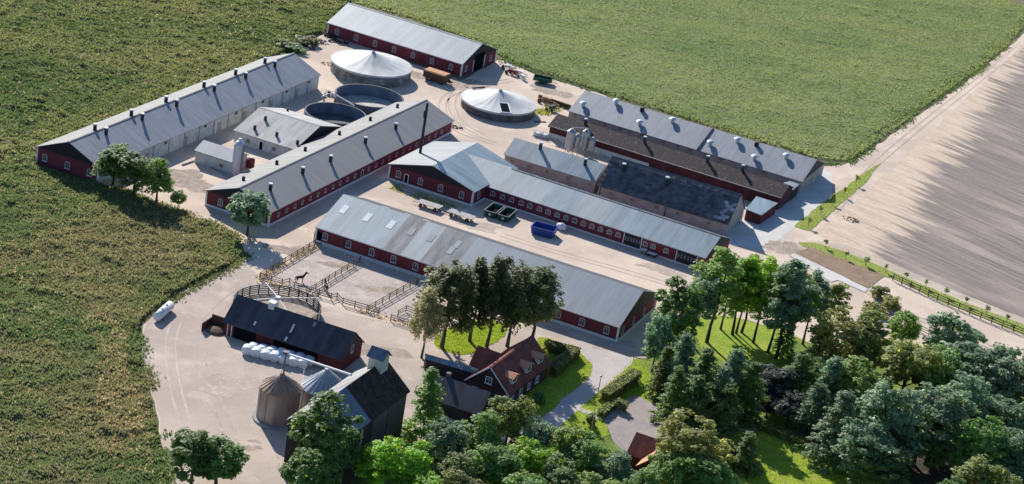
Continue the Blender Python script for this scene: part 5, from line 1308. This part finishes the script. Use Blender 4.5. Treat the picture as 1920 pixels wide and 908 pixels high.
# ------------------------------------------------------------------ hedges
def hedge(label, pts, wd, h, n, leaf=None):
    rs = np.random.RandomState(int(n)); core = MB(); P_ = [Vector((p.x, p.y, 0)) for p in pts]; allp = []; alln = []
    o = P_[0].copy(); tot = sum((b-a).length for a, b in zip(P_, P_[1:]))
    for a, b_ in zip(P_, P_[1:]):
        a2, b2 = a-o, b_-o; d = (b2-a2); ln = d.length; d.normalize(); s_ = Vector((-d.y, d.x, 0))*wd/2*.86
        core.add([a2-s_, b2-s_, b2+s_, a2+s_]+[q+Vector((0, 0, h*.93)) for q in (a2-s_, b2-s_, b2+s_, a2+s_)], [(4, 5, 6, 7), (0, 1, 5, 4), (1, 2, 6, 5), (2, 3, 7, 6), (3, 0, 4, 7)])
        m_ = int(n*ln/tot); t = rs.uniform(-wd/2/ln, 1+wd/2/ln, m_)*ln; side = rs.uniform(0, 1, m_)
        cr = np.where(side < .45, rs.uniform(-1, 1, m_), np.where(side < .72, -1, 1))*wd/2; zz = np.where(side < .45, h, rs.uniform(0, h, m_))
        jit = rs.normal(0, .07, (m_, 3))
        base = np.array(a2)+t[:, None]*np.array(d)+cr[:, None]*np.array([-d.y, d.x, 0]); base[:, 2] = zz
        allp.append(base+jit); nn = np.zeros((m_, 3)); nn[:, 2] = np.where(side < .45, 1, .2); nn[:, :2] = np.where(side < .45, 0, np.sign(cr))[:, None]*np.array([-d.y, d.x]); alln.append(nn)
    V, F = leaf_cloud(np.concatenate(allp), np.concatenate(alln), .3, 5)
    t = thing('hedge', label, 'hedge', o)
    link('foliage', np_mesh('hedge_leaves', V, F, leaf or L_hedge), t); link('twigs', core.mesh('hedge_core', leaf or L_hedge), t); return t
hedge('clipped L shaped hedge on the rounded lawn beside the farmhouse', [G(*Z8(825, 572), 1.8), G(*Z8(955, 606), 1.8), G(*Z8(850, 700), 1.8)], 1.9, 1.8, 5200)
hedge('long clipped hedge on the lawn right of the drive', [G(*Z8(1280, 730), 2.0), G(*Z8(1130, 835), 2.0)], 2.0, 2.0, 4200)
hedge('short low hedge between the long hedge and the gravel court', [G(*Z9(1045, 415), 1.2), G(*Z9(975, 475), 1.2)], 1.3, 1.2, 1600)
hedge('dark bushy hedge along the top of the open park lawn', [G(*ZC(345, 610), 1.2), G(*ZC(440, 650), 1.2), G(*ZC(590, 720), 1.2)], 1.8, 1.3, 3400, L_olive)

# ------------------------------------------------------------------ fences
UNIT = {}
def fence(label, pts, h, rails, spacing, m_, closed=False, name='fence', sz=.12, group=None):
    P_ = [Vector((p.x, p.y, 0)) for p in pts]; o = P_[0].copy(); t = thing(name, label, 'fence', o, 0, group)
    k_ = (m_.name, h, sz)
    if k_ not in UNIT: UNIT[k_] = (MB().box(-sz/2, sz/2, -sz/2, sz/2, -.1, h+.1).mesh('post', m_), MB().box(0, 1, -sz*.3, sz*.3, -sz*.5, sz*.5).mesh('rail', m_))
    pm, rm = UNIT[k_]; segs = list(zip(P_, P_[1:]))+([(P_[-1], P_[0])] if closed else [])
    done = set()
    for a, b_ in segs:
        d = b_-a; n = max(1, round(d.length/spacing)); ang = math.atan2(d.y, d.x)
        for k in range(n+1):
            q = a.lerp(b_, k/n); key = (round(q.x, 2), round(q.y, 2))
            if key not in done: done.add(key); link('post', pm, t, q-o, ang)
            if k < n:
                for r_ in range(rails):
                    z = h*(r_+1)/rails-.05
                    rl = link('rail', rm, t, a.lerp(b_, k/n)-o+Vector((0, 0, z)), ang); rl.scale.x = d.length/n
    return t
pf = 'paddock fences before the long barn'
fence('left end paddock fence running up to the front barn corner', [G(*Z6(345, 335)), G(484+106, 461)], 1.35, 3, 2.6, m_fence, group=pf)
fence('front paddock fence near the round pen', [G(*Z6(347, 337)), G(*Z6(482, 374))], 1.35, 3, 2.6, m_fence, group=pf)
fence('front paddock fence with the two horses behind it', [G(*Z6(556, 392)), G(*Z6(780, 462))], 1.35, 3, 2.6, m_fence, group=pf)
fence('paddock divider fence from the horses to the front barn', [G(*Z6(645, 425)), G(*Z6(955, 235))], 1.35, 3, 2.6, m_fence, group=pf)
fence('front paddock fence before the second divider', [G(*Z6(850, 490)), G(*Z6(1070, 552))], 1.35, 3, 2.6, m_fence, group=pf)
fence('second paddock divider fence ending by the pale birch', [G(*Z6(1005, 535)), G(*Z6(1300, 365))], 1.35, 3, 2.6, m_fence, group=pf)
fence('last piece of front paddock fence beside the pale birch', [G(*Z6(1142, 590)), G(*Z6(1245, 622))], 1.35, 3, 2.6, m_fence, group=pf)
fence('short return fence behind the pale birch', [G(*Z6(1185, 565)), G(*Z6(1235, 535)), G(*Z6(1300, 560))], 1.35, 3, 2.6, m_fence, group=pf)
fence('small crossed gate piece between the front paddock fences', [G(*Z6(482, 374)), G(*Z6(525, 362)), G(*Z6(556, 392))], 1.1, 2, 2.2, m_fence, group=pf)
fence('low gate closing the gap before the second divider', [G(*Z6(780, 462)), G(*Z6(815, 452)), G(*Z6(850, 490))], 1.1, 2, 2.2, m_fence, group=pf)
fence('long brown rail fence beside the ploughed field', [G(*ZA(690, 570)), G(*ZA(900, 665)), G(*ZA(1105, 752)), G(*ZA(1312, 832)), G(*ZA(1600, 950))], 1.5, 3, 2.4, m_fence, sz=.16)
fence('short dark fence seen between the right hand trees', [G(*ZA(620, 725)), G(*ZA(780, 795)), G(*ZA(900, 850))], 1.4, 3, 2.4, m_fence)
fence('white rail fence along the foot of the front barn wall', [B4.o+B4.u*2.8-B4.v*1.0, B4.o+B4.u*32-B4.v*1.0], .75, 2, 2.4, m_white, sz=.14)
# round pen with horse walker
m_pen = mat('dark_pen_steel', (.09, .09, .1), .6, .3)
pcn, pr = circ(Z6(213, 446), Z6(690, 592), .6)
ring = [Vector((pcn.x+pr*math.cos(2*math.pi*k/26), pcn.y+pr*math.sin(2*math.pi*k/26), 0)) for k in range(26)]
fence('round grey steel pen behind the black roofed shed', ring, 1.9, 5, 3, m_pen, True, 'round_pen', .2)
sheet('pen_floor', [(pcn.x+pr*math.cos(k*.2), pcn.y+pr*math.sin(k*.2)) for k in range(31)], .065, g_damp, 'trodden sand floor of the round pen')
t = thing('horse_walker', 'horse walker with four white arms inside the round pen', 'horse walker', (pcn.x, pcn.y, 0))
link('mast', MB().cyl((0, 0, 0), (0, 0, 2.9), .25, .2, 12).mesh('mast', m_pale), t); link('motor', MB().cyl((0, 0, 2.7), (0, 0, 3.2), .6, .5, 14).mesh('motor', m_white), t)
for k in range(4):
    a = R(28)+k*math.pi/2; link('arm', MB().bar((.3, 0, 2.9), (pr*.93, 0, 2.6), .14).bar((pr*.9, 0, 1.2), (pr*.9, 0, 2.6), .08).mesh('arm', m_white), t, (0, 0, 0), a)

# ------------------------------------------------------------------ vehicles, skips and yard things
def frame4(px, z):
    P_ = [G(*p, z) for p in px]; c = sum(P_, Vector())/4
    e1 = ((P_[3]-P_[0])+(P_[2]-P_[1]))/2; e2 = ((P_[1]-P_[0])+(P_[2]-P_[3]))/2
    ang = math.atan2(e1.y, e1.x); w_ = e2.dot(Vector((-math.sin(ang), math.cos(ang), 0)))
    return Vector((c.x, c.y, 0)), ang, e1.length, abs(w_)
def wheel(parent, x, y, r, wd=.3):
    w_ = link('wheel', MB().cyl((0, -wd/2, 0), (0, wd/2, 0), r, r, 16).mesh('tyre', m_tyre), parent, (x, y, r))
    link('hub', MB().cyl((0, -wd/2-.02, 0), (0, wd/2+.02, 0), r*.45, r*.45, 10).mesh('hub', m_fencegrey), w_)
def skip(label, px, z, m_, group=None, disc=False, load=None):
    c, ang, L_, W_ = frame4(px, z); t = thing('skip', label, 'skip', c, ang, group)
    b = MB(); i_ = .12; l, w_ = L_/2, W_/2; tl = l*.9; tw = w_*.93
    o0 = [(-tl, -tw, .2), (tl, -tw, .2), (tl, tw, .2), (-tl, tw, .2)]; o1 = [(-l, -w_, z), (l, -w_, z), (l, w_, z), (-l, w_, z)]
    n1 = [(-l+i_, -w_+i_, z), (l-i_, -w_+i_, z), (l-i_, w_-i_, z), (-l+i_, w_-i_, z)]; n0 = [(x*.93, y*.93, .5) for x, y, _ in o0]
    b.add(o0+o1+n1+n0, [(3, 2, 1, 0)]+[(k, (k+1) % 4, 4+(k+1) % 4, 4+k) for k in range(4)]+[(4+k, 4+(k+1) % 4, 8+(k+1) % 4, 8+k) for k in range(4)]+[(8+k, 8+(k+1) % 4, 12+(k+1) % 4, 12+k) for k in range(4)]+[(12, 13, 14, 15)])
    link('body', b.mesh('body', m_), t)
    rb = MB()
    for s_ in (-1, 1):
        for k in range(5):
            x = -tl+tl*2*(k+.5)/5; rb.bar((x, s_*(tw+.03), .3), (x*1.08, s_*(w_+.03), z-.1), .12)
    link('ribs', rb.mesh('ribs', m_), t)
    b = MB()
    for a_, b_ in zip(o1, o1[1:]+o1[:1]): b.bar(a_, b_, .16, .12)
    link('rim', b.mesh('rim', m_fencegrey if disc else m_), t)
    for s_ in (-1, 1): link('skid', MB().box(-tl, tl, s_*w_*.5-.1, s_*w_*.5+.1, 0, .2).mesh('skid', m_metal), t)
    if disc: link('round_sign', MB().cyl((-l*.965, 0, z*.55), (-l*.965-.12, 0, z*.55), .26, .26, 16).mesh('disc', m_white), t)
    link('load', MB().box(-tl*.9, tl*.9, -tw*.88, tw*.88, .5, .75).mesh('load', load or m_dark), t); return t
gsk = 'green skips by the red wing'
skip('dark green open skip nearest the cross gable', [Z4(*p) for p in ((700, 552), (772, 572), (828, 527), (757, 505))], 1.5, m_green, gsk, True)
skip('dark green open skip to the right, nearer the blue one', [Z4(*p) for p in ((787, 577), (850, 598), (905, 552), (840, 530))], 1.5, m_green, gsk, True)
skip('big bright blue open skip on the sandy yard', [Z5(*p) for p in ((204, 706), (224, 680), (332, 708), (322, 738))], 1.8, m_blue, None, False, m_soil_heap)
def flat_wagon(label, px, z):
    c, ang, L_, W_ = frame4(px, z); t = thing('flat_wagon', label, 'wagon', c, ang, 'flat wagons before the cross gable')
    n = 7
    dm = MB().box(-L_/2, L_/2, -W_/2/n+.015, W_/2/n-.015, z-.1, z).mesh('deck_board', m_deck)
    for k in range(n): link('deck_board', dm, t, (0, -W_/2+W_*(k+.5)/n, TR.uniform(-.01, .01)))
    link('chassis', MB().box(-L_/2+.2, L_/2-.2, -.5, -.35, z-.35, z-.11).box(-L_/2+.2, L_/2-.2, .35, .5, z-.35, z-.11).bar((-L_/2+.2, 0, z-.3), (-L_/2-1.4, 0, .5), .12).mesh('chassis', m_metal), t)
    for x in (-L_*.32, L_*.32):
        for y in (-W_*.38, W_*.38): wheel(t, x, y, .42)
    return t
flat_wagon('flat wagon with pale deck nearest the cross gable door', [Z4(*p) for p in ((272, 500), (300, 480), (440, 523), (415, 545))], 1.1)
flat_wagon('flat wagon with pale deck nearer the green skips', [Z4(*p) for p in ((465, 560), (492, 538), (645, 590), (622, 612))], 1.1)
# tan topped box wagon
c, ang, L_, W_ = frame4([Z3(*p) for p in ((828, 457), (855, 437), (988, 478), (962, 502))], 2.7)
t = thing('box_wagon', 'brown box wagon with a tan covered load beside the far barn', 'wagon', c, ang)
link('body', MB().box(-L_/2, L_/2, -W_/2, W_/2, .8, 2.5).mesh('body', m_brown), t); link('load_cover', MB().extr_u([(-W_/2-.05, 2.5), (W_/2+.05, 2.5), (W_/2*.8, 2.75), (-W_/2*.8, 2.75)], -L_/2-.05, L_/2+.05).mesh('cover', m_orange), t)
for k in range(6): link('side_post', MB().box(-.06, .06, -W_/2-.08, -W_/2, .8, 2.5).mesh('side_post', m_brown), t, (-L_/2+L_*(k+.5)/6, 0, 0))
for x in (-L_*.33, L_*.33):
    for y in (-W_*.36, W_*.36): wheel(t, x, y, .5, .35)
link('drawbar', MB().bar((L_/2, 0, .8), (L_/2+1.8, 0, .5), .14).mesh('drawbar', m_metal), t)
# green trailer
c, ang, L_, W_ = frame4([Z3(*p) for p in ((1535, 503), (1548, 490), (1668, 508), (1655, 532))], 1.5); W_ = max(W_, 2.0)
t = thing('green_trailer', 'dark green farm trailer parked at the edge of the crop field', 'trailer', c, ang)
b = MB(); l, w_ = L_/2, W_/2
b.box(-l, l, -w_, -w_+.1, .7, 1.6).box(-l, l, w_-.1, w_, .7, 1.6).box(-l, -l+.1, -w_+.1, w_-.1, .7, 1.6).box(l-.1, l, -w_+.1, w_-.1, .7, 1.6).box(-l+.1, l-.1, -w_+.1, w_-.1, .7, .82)
link('body', b.mesh('body', m_green), t)
for x in (-.6, .6):
    for y in (-w_*.85, w_*.85): wheel(t, x, y, .45)
link('drawbar', MB().bar((l, 0, .75), (l+1.6, 0, .5), .12).mesh('drawbar', m_metal), t)
# implements
def implement(label, px, rz, m1, m2, seed, sc=1.0, name='farm_implement'):
    rr = random.Random(seed); p = G(*px); t = thing(name, label, 'implement', p, rz); t.scale = (sc,)*3
    b = MB().bar((-2, -.6, .7), (2, -.6, .7), .16).bar((-2, .6, .7), (2, .6, .7), .16)
    for x in (-2, -.7, .7, 2): b.bar((x, -.6, .7), (x, .6, .7), .12)
    b.bar((2, .6, .7), (3.4, 0, .6), .12).bar((2, -.6, .7), (3.4, 0, .6), .12)
    link('frame', b.mesh('frame', m1), t)
    for k in range(5): link('tine', MB().bar((0, 0, .75), (-.3, 0, .35), .1).bar((-.3, 0, .35), (.05, 0, .02), .1).mesh('tine', m_metal), t, (-1.8+k*.9, rr.choice((-.6, .6)), 0))
    link('hopper', MB().add([(-1.2, -.5, 1.6), (1.2, -.5, 1.6), (1.2, .5, 1.6), (-1.2, .5, 1.6), (-.9, -.2, .8), (.9, -.2, .8), (.9, .2, .8), (-.9, .2, .8)], [(0, 1, 2, 3), (7, 6, 5, 4)]+[(k, (k+1) % 4, 4+(k+1) % 4, 4+k) for k in range(4)]).mesh('hopper', m2), t)
    wheel(t, -1.4, -1.0, .5, .22); wheel(t, -1.4, 1.0, .5, .22); return t
implement('red farm implement nearest the far barn gable', Z3(1395, 490), R(-30), m_red, m_red, 1, .9)
implement('white topped farm implement beside the red one', Z3(1365, 455), R(10), m_metal, m_poly, 2, .8)
implement('pale implement at the front of the machinery cluster', Z3(1465, 520), R(-60), m_pale, m_pale, 3, .8)
implement('red and white implement nearer the green trailer', Z3(1445, 490), R(-20), m_red, m_poly, 4, .7)
implement('rusty orange implement between the white covered tank and the upper barn', Z3(1620, 680), R(-25), m_rust, m_rust, 5, 1.1)
implement('dark implement below the rusty one by the mossy barn', Z3(1655, 725), R(60), m_metal, m_metal, 6, .9)
a_, b_ = G(*Z5(238, 68)), G(*Z5(398, 122)); d = b_-a_
t = tag(link('bunker_wall', MB().box(0, d.length, -.15, .15, 0, 1.1).box(0, d.length, -.22, .22, 1.1, 1.2).mesh('bunker_wall', m_brown), None, a_, math.atan2(d.y, d.x)), 'low red brown bunker wall running to the upper barn corner', 'wall')
# pallet crates
for px, rz, lb in ((Z4(1035, 85), R(-20), 'pale lattice crate on the yard, left of the other one'), (Z4(1075, 95), R(-30), 'pale lattice crate nearer the red end of the mossy barn')):
    p = G(*px); t = thing('pallet_crate', lb, 'crate', p, rz, 'lattice crates'); b = MB()
    for z in (.15, .7, 1.25):
        for s_ in (-1, 1): b.bar((-1, s_*.8, z), (1, s_*.8, z), .08).bar((s_*1, -.8, z), (s_*1, .8, z), .08)
    for x in (-1, -.33, .33, 1):
        for s_ in (-1, 1): b.bar((x, s_*.8, .1), (x, s_*.8, 1.3), .08)
    link('lattice', b.mesh('lattice', m_pale), t); link('pallet', MB().box(-1.05, 1.05, -.85, .85, 0, .13).mesh('pallet', m_deck), t)
    link('tank', MB().box(-.85, .85, -.65, .65, .14, 1.0).mesh('inner', m_poly), t)
# tyre heap and rubble by the far barn
k = 0
tm_ = MB().lathe([(.28, -.13), (.5, -.15), (.58, -.08), (.58, .08), (.5, .15), (.28, .13), (.28, -.13)], 16).mesh('tyre', m_tyre)
rr = random.Random(4)
spots = [(178, 240), (195, 255), (212, 250), (228, 268), (246, 275), (205, 272), (262, 285), (188, 232), (236, 255), (282, 290), (318, 298), (300, 288)]
o12 = ['leftmost', 'second from left', 'third from left', 'fourth from left', 'fifth from left', 'sixth from left', 'sixth from right', 'fifth from right', 'fourth from right', 'third from right', 'second from right', 'rightmost']
spots.sort()
lbn = ['leaning', 'flat lying', 'tilted', 'half buried', 'upright', 'sloping', 'low lying', 'topmost', 'propped', 'loose', 'outermost', 'rolling']
for i, q in enumerate(spots):
    p = G(*Z3(*q)); o = link('tyre', tm_, None, (p.x, p.y, .2+rr.uniform(0, .5))); o.rotation_euler = (rr.uniform(-.9, .9), rr.uniform(-.9, .9), 0)
    tag(o, f'old black tyre by the far barn wall, {o12[i]} in the loose row', 'tyre', 'tyres by the far barn')
def heap(name, label, px, rad, n, m_, seed, r0=.25, r1=.6, cat='heap'):
    rr = random.Random(seed); p = G(*px); b = MB()
    for k in range(n):
        a = rr.uniform(0, 6.28); d = rad*rr.random()**.6; s_ = rr.uniform(r0, r1); cx, cy, cz = d*math.cos(a)*1.5, d*math.sin(a), max(.05, (1-d/rad)*rad*.35)
        vs = [(cx+s_*rr.uniform(.6, 1)*x, cy+s_*rr.uniform(.6, 1)*y, cz+s_*.7*rr.uniform(.6, 1)*z) for x, y, z in ((1, 0, 0), (0, 1, 0), (-1, 0, 0), (0, -1, 0), (0, 0, 1), (0, 0, -1))]
        b.add(vs, [(0, 1, 4), (1, 2, 4), (2, 3, 4), (3, 0, 4), (1, 0, 5), (2, 1, 5), (3, 2, 5), (0, 3, 5)])
    return tag(link(name, b.mesh(name, m_), None, p, R(-20)), label, cat, None, 'stuff')
heap('rubble_heap', 'pale rubble heap between the shrubs and the far barn', Z3(105, 268), 2.6, 60, m_stone, 1)
heap('dark_heap', 'dark heap of old silage sheeting left of the rubble', Z3(20, 300), 3.0, 50, m_darkconc, 2, .3, .7)
heap('rubble_heap', 'pale stones along the field edge by the far barn gable', Z3(1365, 425), 2.0, 40, m_stone, 3, .2, .4)
heap('straw_heap', 'yellow straw scraps beside the large covered tank', Z3(200, 425), 1.6, 50, m_tuftdry, 5, .15, .35)
heap('scrap_heap', 'brown scrap heap at the far end of the stable barn', Z3(1030, 835), 1.2, 30, m_brown, 6, .2, .4)
heap('scrap_heap', 'brown brush heap at the field corner by the apron', ZA(495, 285), 1.8, 40, m_brown, 7, .15, .4)
b = MB().box(-1.6, 1.6, -.5, .5, 0, .12); tag(link('plank_stack', b.mesh('plank_stack', m_brown), None, G(*Z3(1580, 800)), R(25)), 'flat stack of brown planks beside the white covered tank', 'planks')
# white round tank beside the blue skip, carts by the red wing
p = G(*Z5(352, 722)); t = thing('water_tank', 'rounded white plastic water tank beside the blue skip', 'tank', p, R(-20))
link('body', MB().lathe([(.01, 0), (.8, .05), (1.0, .3), (1.0, .9), (.8, 1.25), (.3, 1.4), (.01, 1.42)], 20).mesh('body', m_poly, smooth=True), t).scale = (1.2, .9, 1); link('lid', MB().lathe([(.3, 1.38), (.3, 1.5), (.01, 1.5)], 12).mesh('lid', m_pale), t)
p = G(*Z5(765, 845)); t = thing('grey_bin', 'grey bin against the red wing beside the dark gate', 'bin', p, R(-23))
link('body', MB().add([(-.5, -.4, 0), (.5, -.4, 0), (.5, .4, 0), (-.5, .4, 0), (-.6, -.5, 1.1), (.6, -.5, 1.1), (.6, .5, 1.1), (-.6, .5, 1.1)], [(3, 2, 1, 0), (4, 5, 6, 7)]+[(k, (k+1) % 4, 4+(k+1) % 4, 4+k) for k in range(4)]).mesh('body', m_fencegrey), t); link('lid', MB().box(-.63, .63, -.53, .53, 1.1, 1.2).mesh('lid', m_pale), t)
p = G(*Z5(805, 858)); t = thing('hand_cart', 'small flat cart with pale top standing under the red wing windows', 'cart', p, R(-23))
link('top', MB().box(-1.0, 1.0, -.6, .6, .75, .85).mesh('top', m_poly), t); link('frame', MB().bar((-.9, -.5, .7), (.9, -.5, .7), .1).bar((-.9, .5, .7), (.9, .5, .7), .1).bar((1, 0, .8), (1.6, 0, 1.1), .08).mesh('frame', m_metal), t)
for x in (-.7, .7):
    for y in (-.5, .5): wheel(t, x, y, .3, .15)
# silver tank on cradle at the left yard edge
a_, b_ = G(293, 597, .9), G(321, 572, .9); d = b_-a_; c = (a_+b_)/2
t = thing('cradle_tank', 'white cylindrical tank lying on a cradle at the meadow edge', 'tank', (c.x, c.y, 0), math.atan2(d.y, d.x)); t.scale = (.88, .82, .82)
hl = d.length/2; prof = [(.01, -hl-.3), (.7, -hl-.18), (1.0, -hl), (1.0, hl), (.7, hl+.18), (.01, hl+.3)]
b = MB(); n = 24; vs = []; fs = []
for r_, x in prof: vs += [(x, r_*math.cos(2*math.pi*k/n), 1.25+r_*math.sin(2*math.pi*k/n)) for k in range(n)]
for i in range(len(prof)-1): fs += [(i*n+k, i*n+(k+1) % n, (i+1)*n+(k+1) % n, (i+1)*n+k) for k in range(n)]
link('shell', b.add(vs, fs).mesh('shell', m_poly, smooth=True), t)
for x in (-hl*.6, hl*.6): link('saddle', MB().box(x-.15, x+.15, -.8, .8, 0, .7).mesh('saddle', m_darkconc), t)
for x in (-hl*.3, hl*.35): link('manhole', MB().lathe([(.28, 2.2), (.28, 2.38), (.01, 2.38)], 12).mesh('manhole', m_fencegrey), t, (x, 0, 0))
for x in (-hl*.75, 0, hl*.75):
    link('band', MB().add([(x+dx, 1.02*math.cos(2*math.pi*k/n), 1.25+1.02*math.sin(2*math.pi*k/n)) for dx in (-.05, .05) for k in range(n)], [(k, (k+1) % n, (k+1) % n+n, k+n) for k in range(n)]).mesh('band', m_fencegrey), t)
# wrapped bales
bm_ = MB(); n = 16; prof = [(.01, -.84), (.66, -.83), (.78, -.76), (.82, -.62), (.82, .62), (.78, .76), (.66, .83), (.01, .84)]; vs = []; fs = []
for r_, x in prof: vs += [(x, r_*math.copysign(abs(math.cos(2*math.pi*k/n))**.7, math.cos(2*math.pi*k/n)), .78+r_*.95*math.copysign(abs(math.sin(2*math.pi*k/n))**.7, math.sin(2*math.pi*k/n))) for k in range(n)]
for i in range(len(prof)-1): fs += [(i*n+k, i*n+(k+1) % n, (i+1)*n+(k+1) % n, (i+1)*n+k) for k in range(n)]
bale = bm_.add(vs, fs).mesh('bale', m_wrap, smooth=True)
q0, q1 = G(*Z6(268, 790)), G(*Z6(610, 872)); dv = (q1-q0); nrm = Vector((-dv.y, dv.x, 0)).normalized()
o9 = ['first', 'second', 'third', 'fourth', 'fifth', 'sixth', 'seventh']
for row in (0, 1):
    for k in range(7):
        p = q0+dv*(k+.3*row)/6+nrm*(1.6*row)+Vector((rr.uniform(-.1, .1), rr.uniform(-.1, .1), 0))
        o = link('wrapped_bale', bale, None, p, math.atan2(dv.y, dv.x)+math.pi/2+rr.uniform(-.12, .12)); o.scale = (1.06, 1.2, rr.uniform(.98, 1.08))
        tag(o, f'white wrapped bale, {o9[k]} from the left in the {"row against the black shed" if row else "front row before the black shed"}', 'bale', 'wrapped bales before the black shed')
# lamp post and flagpole
p = G(*Z8(1079, 857)); h = hgt(p, Z8(1089, 752)[1]); t = thing('lamp_post', 'single lamp post on the lawn between drive and long hedge', 'lamp post', p)
link('pole', MB().cyl((0, 0, 0), (0, 0, h-.3), .08, .06, 10).mesh('pole', m_metal), t); link('lamp_head', MB().lathe([(.06, h-.32), (.2, h-.25), (.24, h), (.05, h+.15), (.01, h+.16)], 12).mesh('head', m_pale), t)
p = G(*Z9(910, 580)); h = hgt(p, Z9(925, 420)[1]); t = thing('flagpole', 'bare white flagpole left of the gravel court', 'flagpole', p)
link('pole', MB().cyl((0, 0, 0), (0, 0, h), .07, .04, 10).mesh('pole', m_white), t); link('finial', MB().lathe([(.01, h-.02), (.1, h+.08), (.01, h+.2)], 10).mesh('finial', m_pale), t)

# ------------------------------------------------------------------ horses (one continuous skinned body each)
def horse(label, px, rz, headup, seed):
    p = G(*px)
    J = {'pel': (-.62, 0, 1.28), 'bel': (-.1, 0, 1.2), 'che': (.5, 0, 1.22), 'wit': (.68, 0, 1.38), 'n1': (.95, 0, 1.62+.12*headup), 'n2': (1.15, 0, 1.85+.2*headup), 'hd': (1.38, 0, 1.82+.22*headup), 'mz': (1.66, 0, 1.58+.2*headup),
         'ea': (1.1, .0, 2.03+.22*headup), 't1': (-.86, 0, 1.3), 't2': (-1.0, 0, .95), 't3': (-1.02, 0, .6)}
    E = [('pel', 'bel'), ('bel', 'che'), ('che', 'wit'), ('wit', 'n1'), ('n1', 'n2'), ('n2', 'hd'), ('hd', 'mz'), ('n2', 'ea'), ('pel', 't1'), ('t1', 't2'), ('t2', 't3')]
    rad = {'pel': .29, 'bel': .3, 'che': .31, 'wit': .24, 'n1': .18, 'n2': .13, 'hd': .12, 'mz': .075, 'ea': .03, 't1': .06, 't2': .06, 't3': .04}
    for s_, n_ in ((-1, 'l'), (1, 'r')):
        f = .08*s_
        J.update({n_+'f0': (.5, s_*.17, 1.0), n_+'f1': (.52+f, s_*.17, .56), n_+'f2': (.5+f, s_*.17, .12), n_+'f3': (.55+f, s_*.17, .02),
                  n_+'h0': (-.62, s_*.18, .98), n_+'h1': (-.52-f, s_*.18, .78), n_+'h2': (-.78-f, s_*.18, .5), n_+'h3': (-.74-f, s_*.18, .12), n_+'h4': (-.68-f, s_*.18, .02)})
        E += [('che', n_+'f0'), (n_+'f0', n_+'f1'), (n_+'f1', n_+'f2'), (n_+'f2', n_+'f3'), ('pel', n_+'h0'), (n_+'h0', n_+'h1'), (n_+'h1', n_+'h2'), (n_+'h2', n_+'h3'), (n_+'h3', n_+'h4')]
        rad.update({n_+'f0': .13, n_+'f1': .07, n_+'f2': .05, n_+'f3': .06, n_+'h0': .17, n_+'h1': .13, n_+'h2': .075, n_+'h3': .05, n_+'h4': .06})
    ks = list(J); me = bpy.data.meshes.new('horse_body'); me.from_pydata([J[k] for k in ks], [(ks.index(a), ks.index(b)) for a, b in E], [])
    o = bpy.data.objects.new('body', me); C.objects.link(o); md = o.modifiers.new('skin', 'SKIN'); sb = o.modifiers.new('sub', 'SUBSURF'); sb.levels = 1
    for i, k in enumerate(ks): me.skin_vertices[0].data[i].radius = (rad[k], rad[k]); me.skin_vertices[0].data[i].use_root = (k == 'pel')
    dg = bpy.context.evaluated_depsgraph_get(); m2 = bpy.data.meshes.new_from_object(o.evaluated_get(dg)); m2.materials.clear(); m2.materials.append(m_horse)
    bpy.data.objects.remove(o)
    t = thing('horse', label, 'horse', p, rz); link('body', m2, t)
    b = MB(); ch_ = ['wit', 'n1', 'n2', 'ea']
    for a, c_ in zip(ch_, ch_[1:]):
        A_, B_ = Vector(J[a])+Vector((-.1, 0, .14)), Vector(J[c_])+Vector((-.1, 0, .06)); b.bar(A_, B_, .07, .2)
    link('mane', b.mesh('mane', m_mane), t); link('tail', MB().cyl((-.9, 0, 1.3), (-1.08, 0, .55), .09, .05, 8).mesh('tail', m_mane), t); return t
horse('dark horse with raised head in the left paddock', Z6(590, 356), R(25), 1.0, 1)
horse('dark horse facing the fence by the paddock divider', Z6(748, 408), R(115), .8, 2)
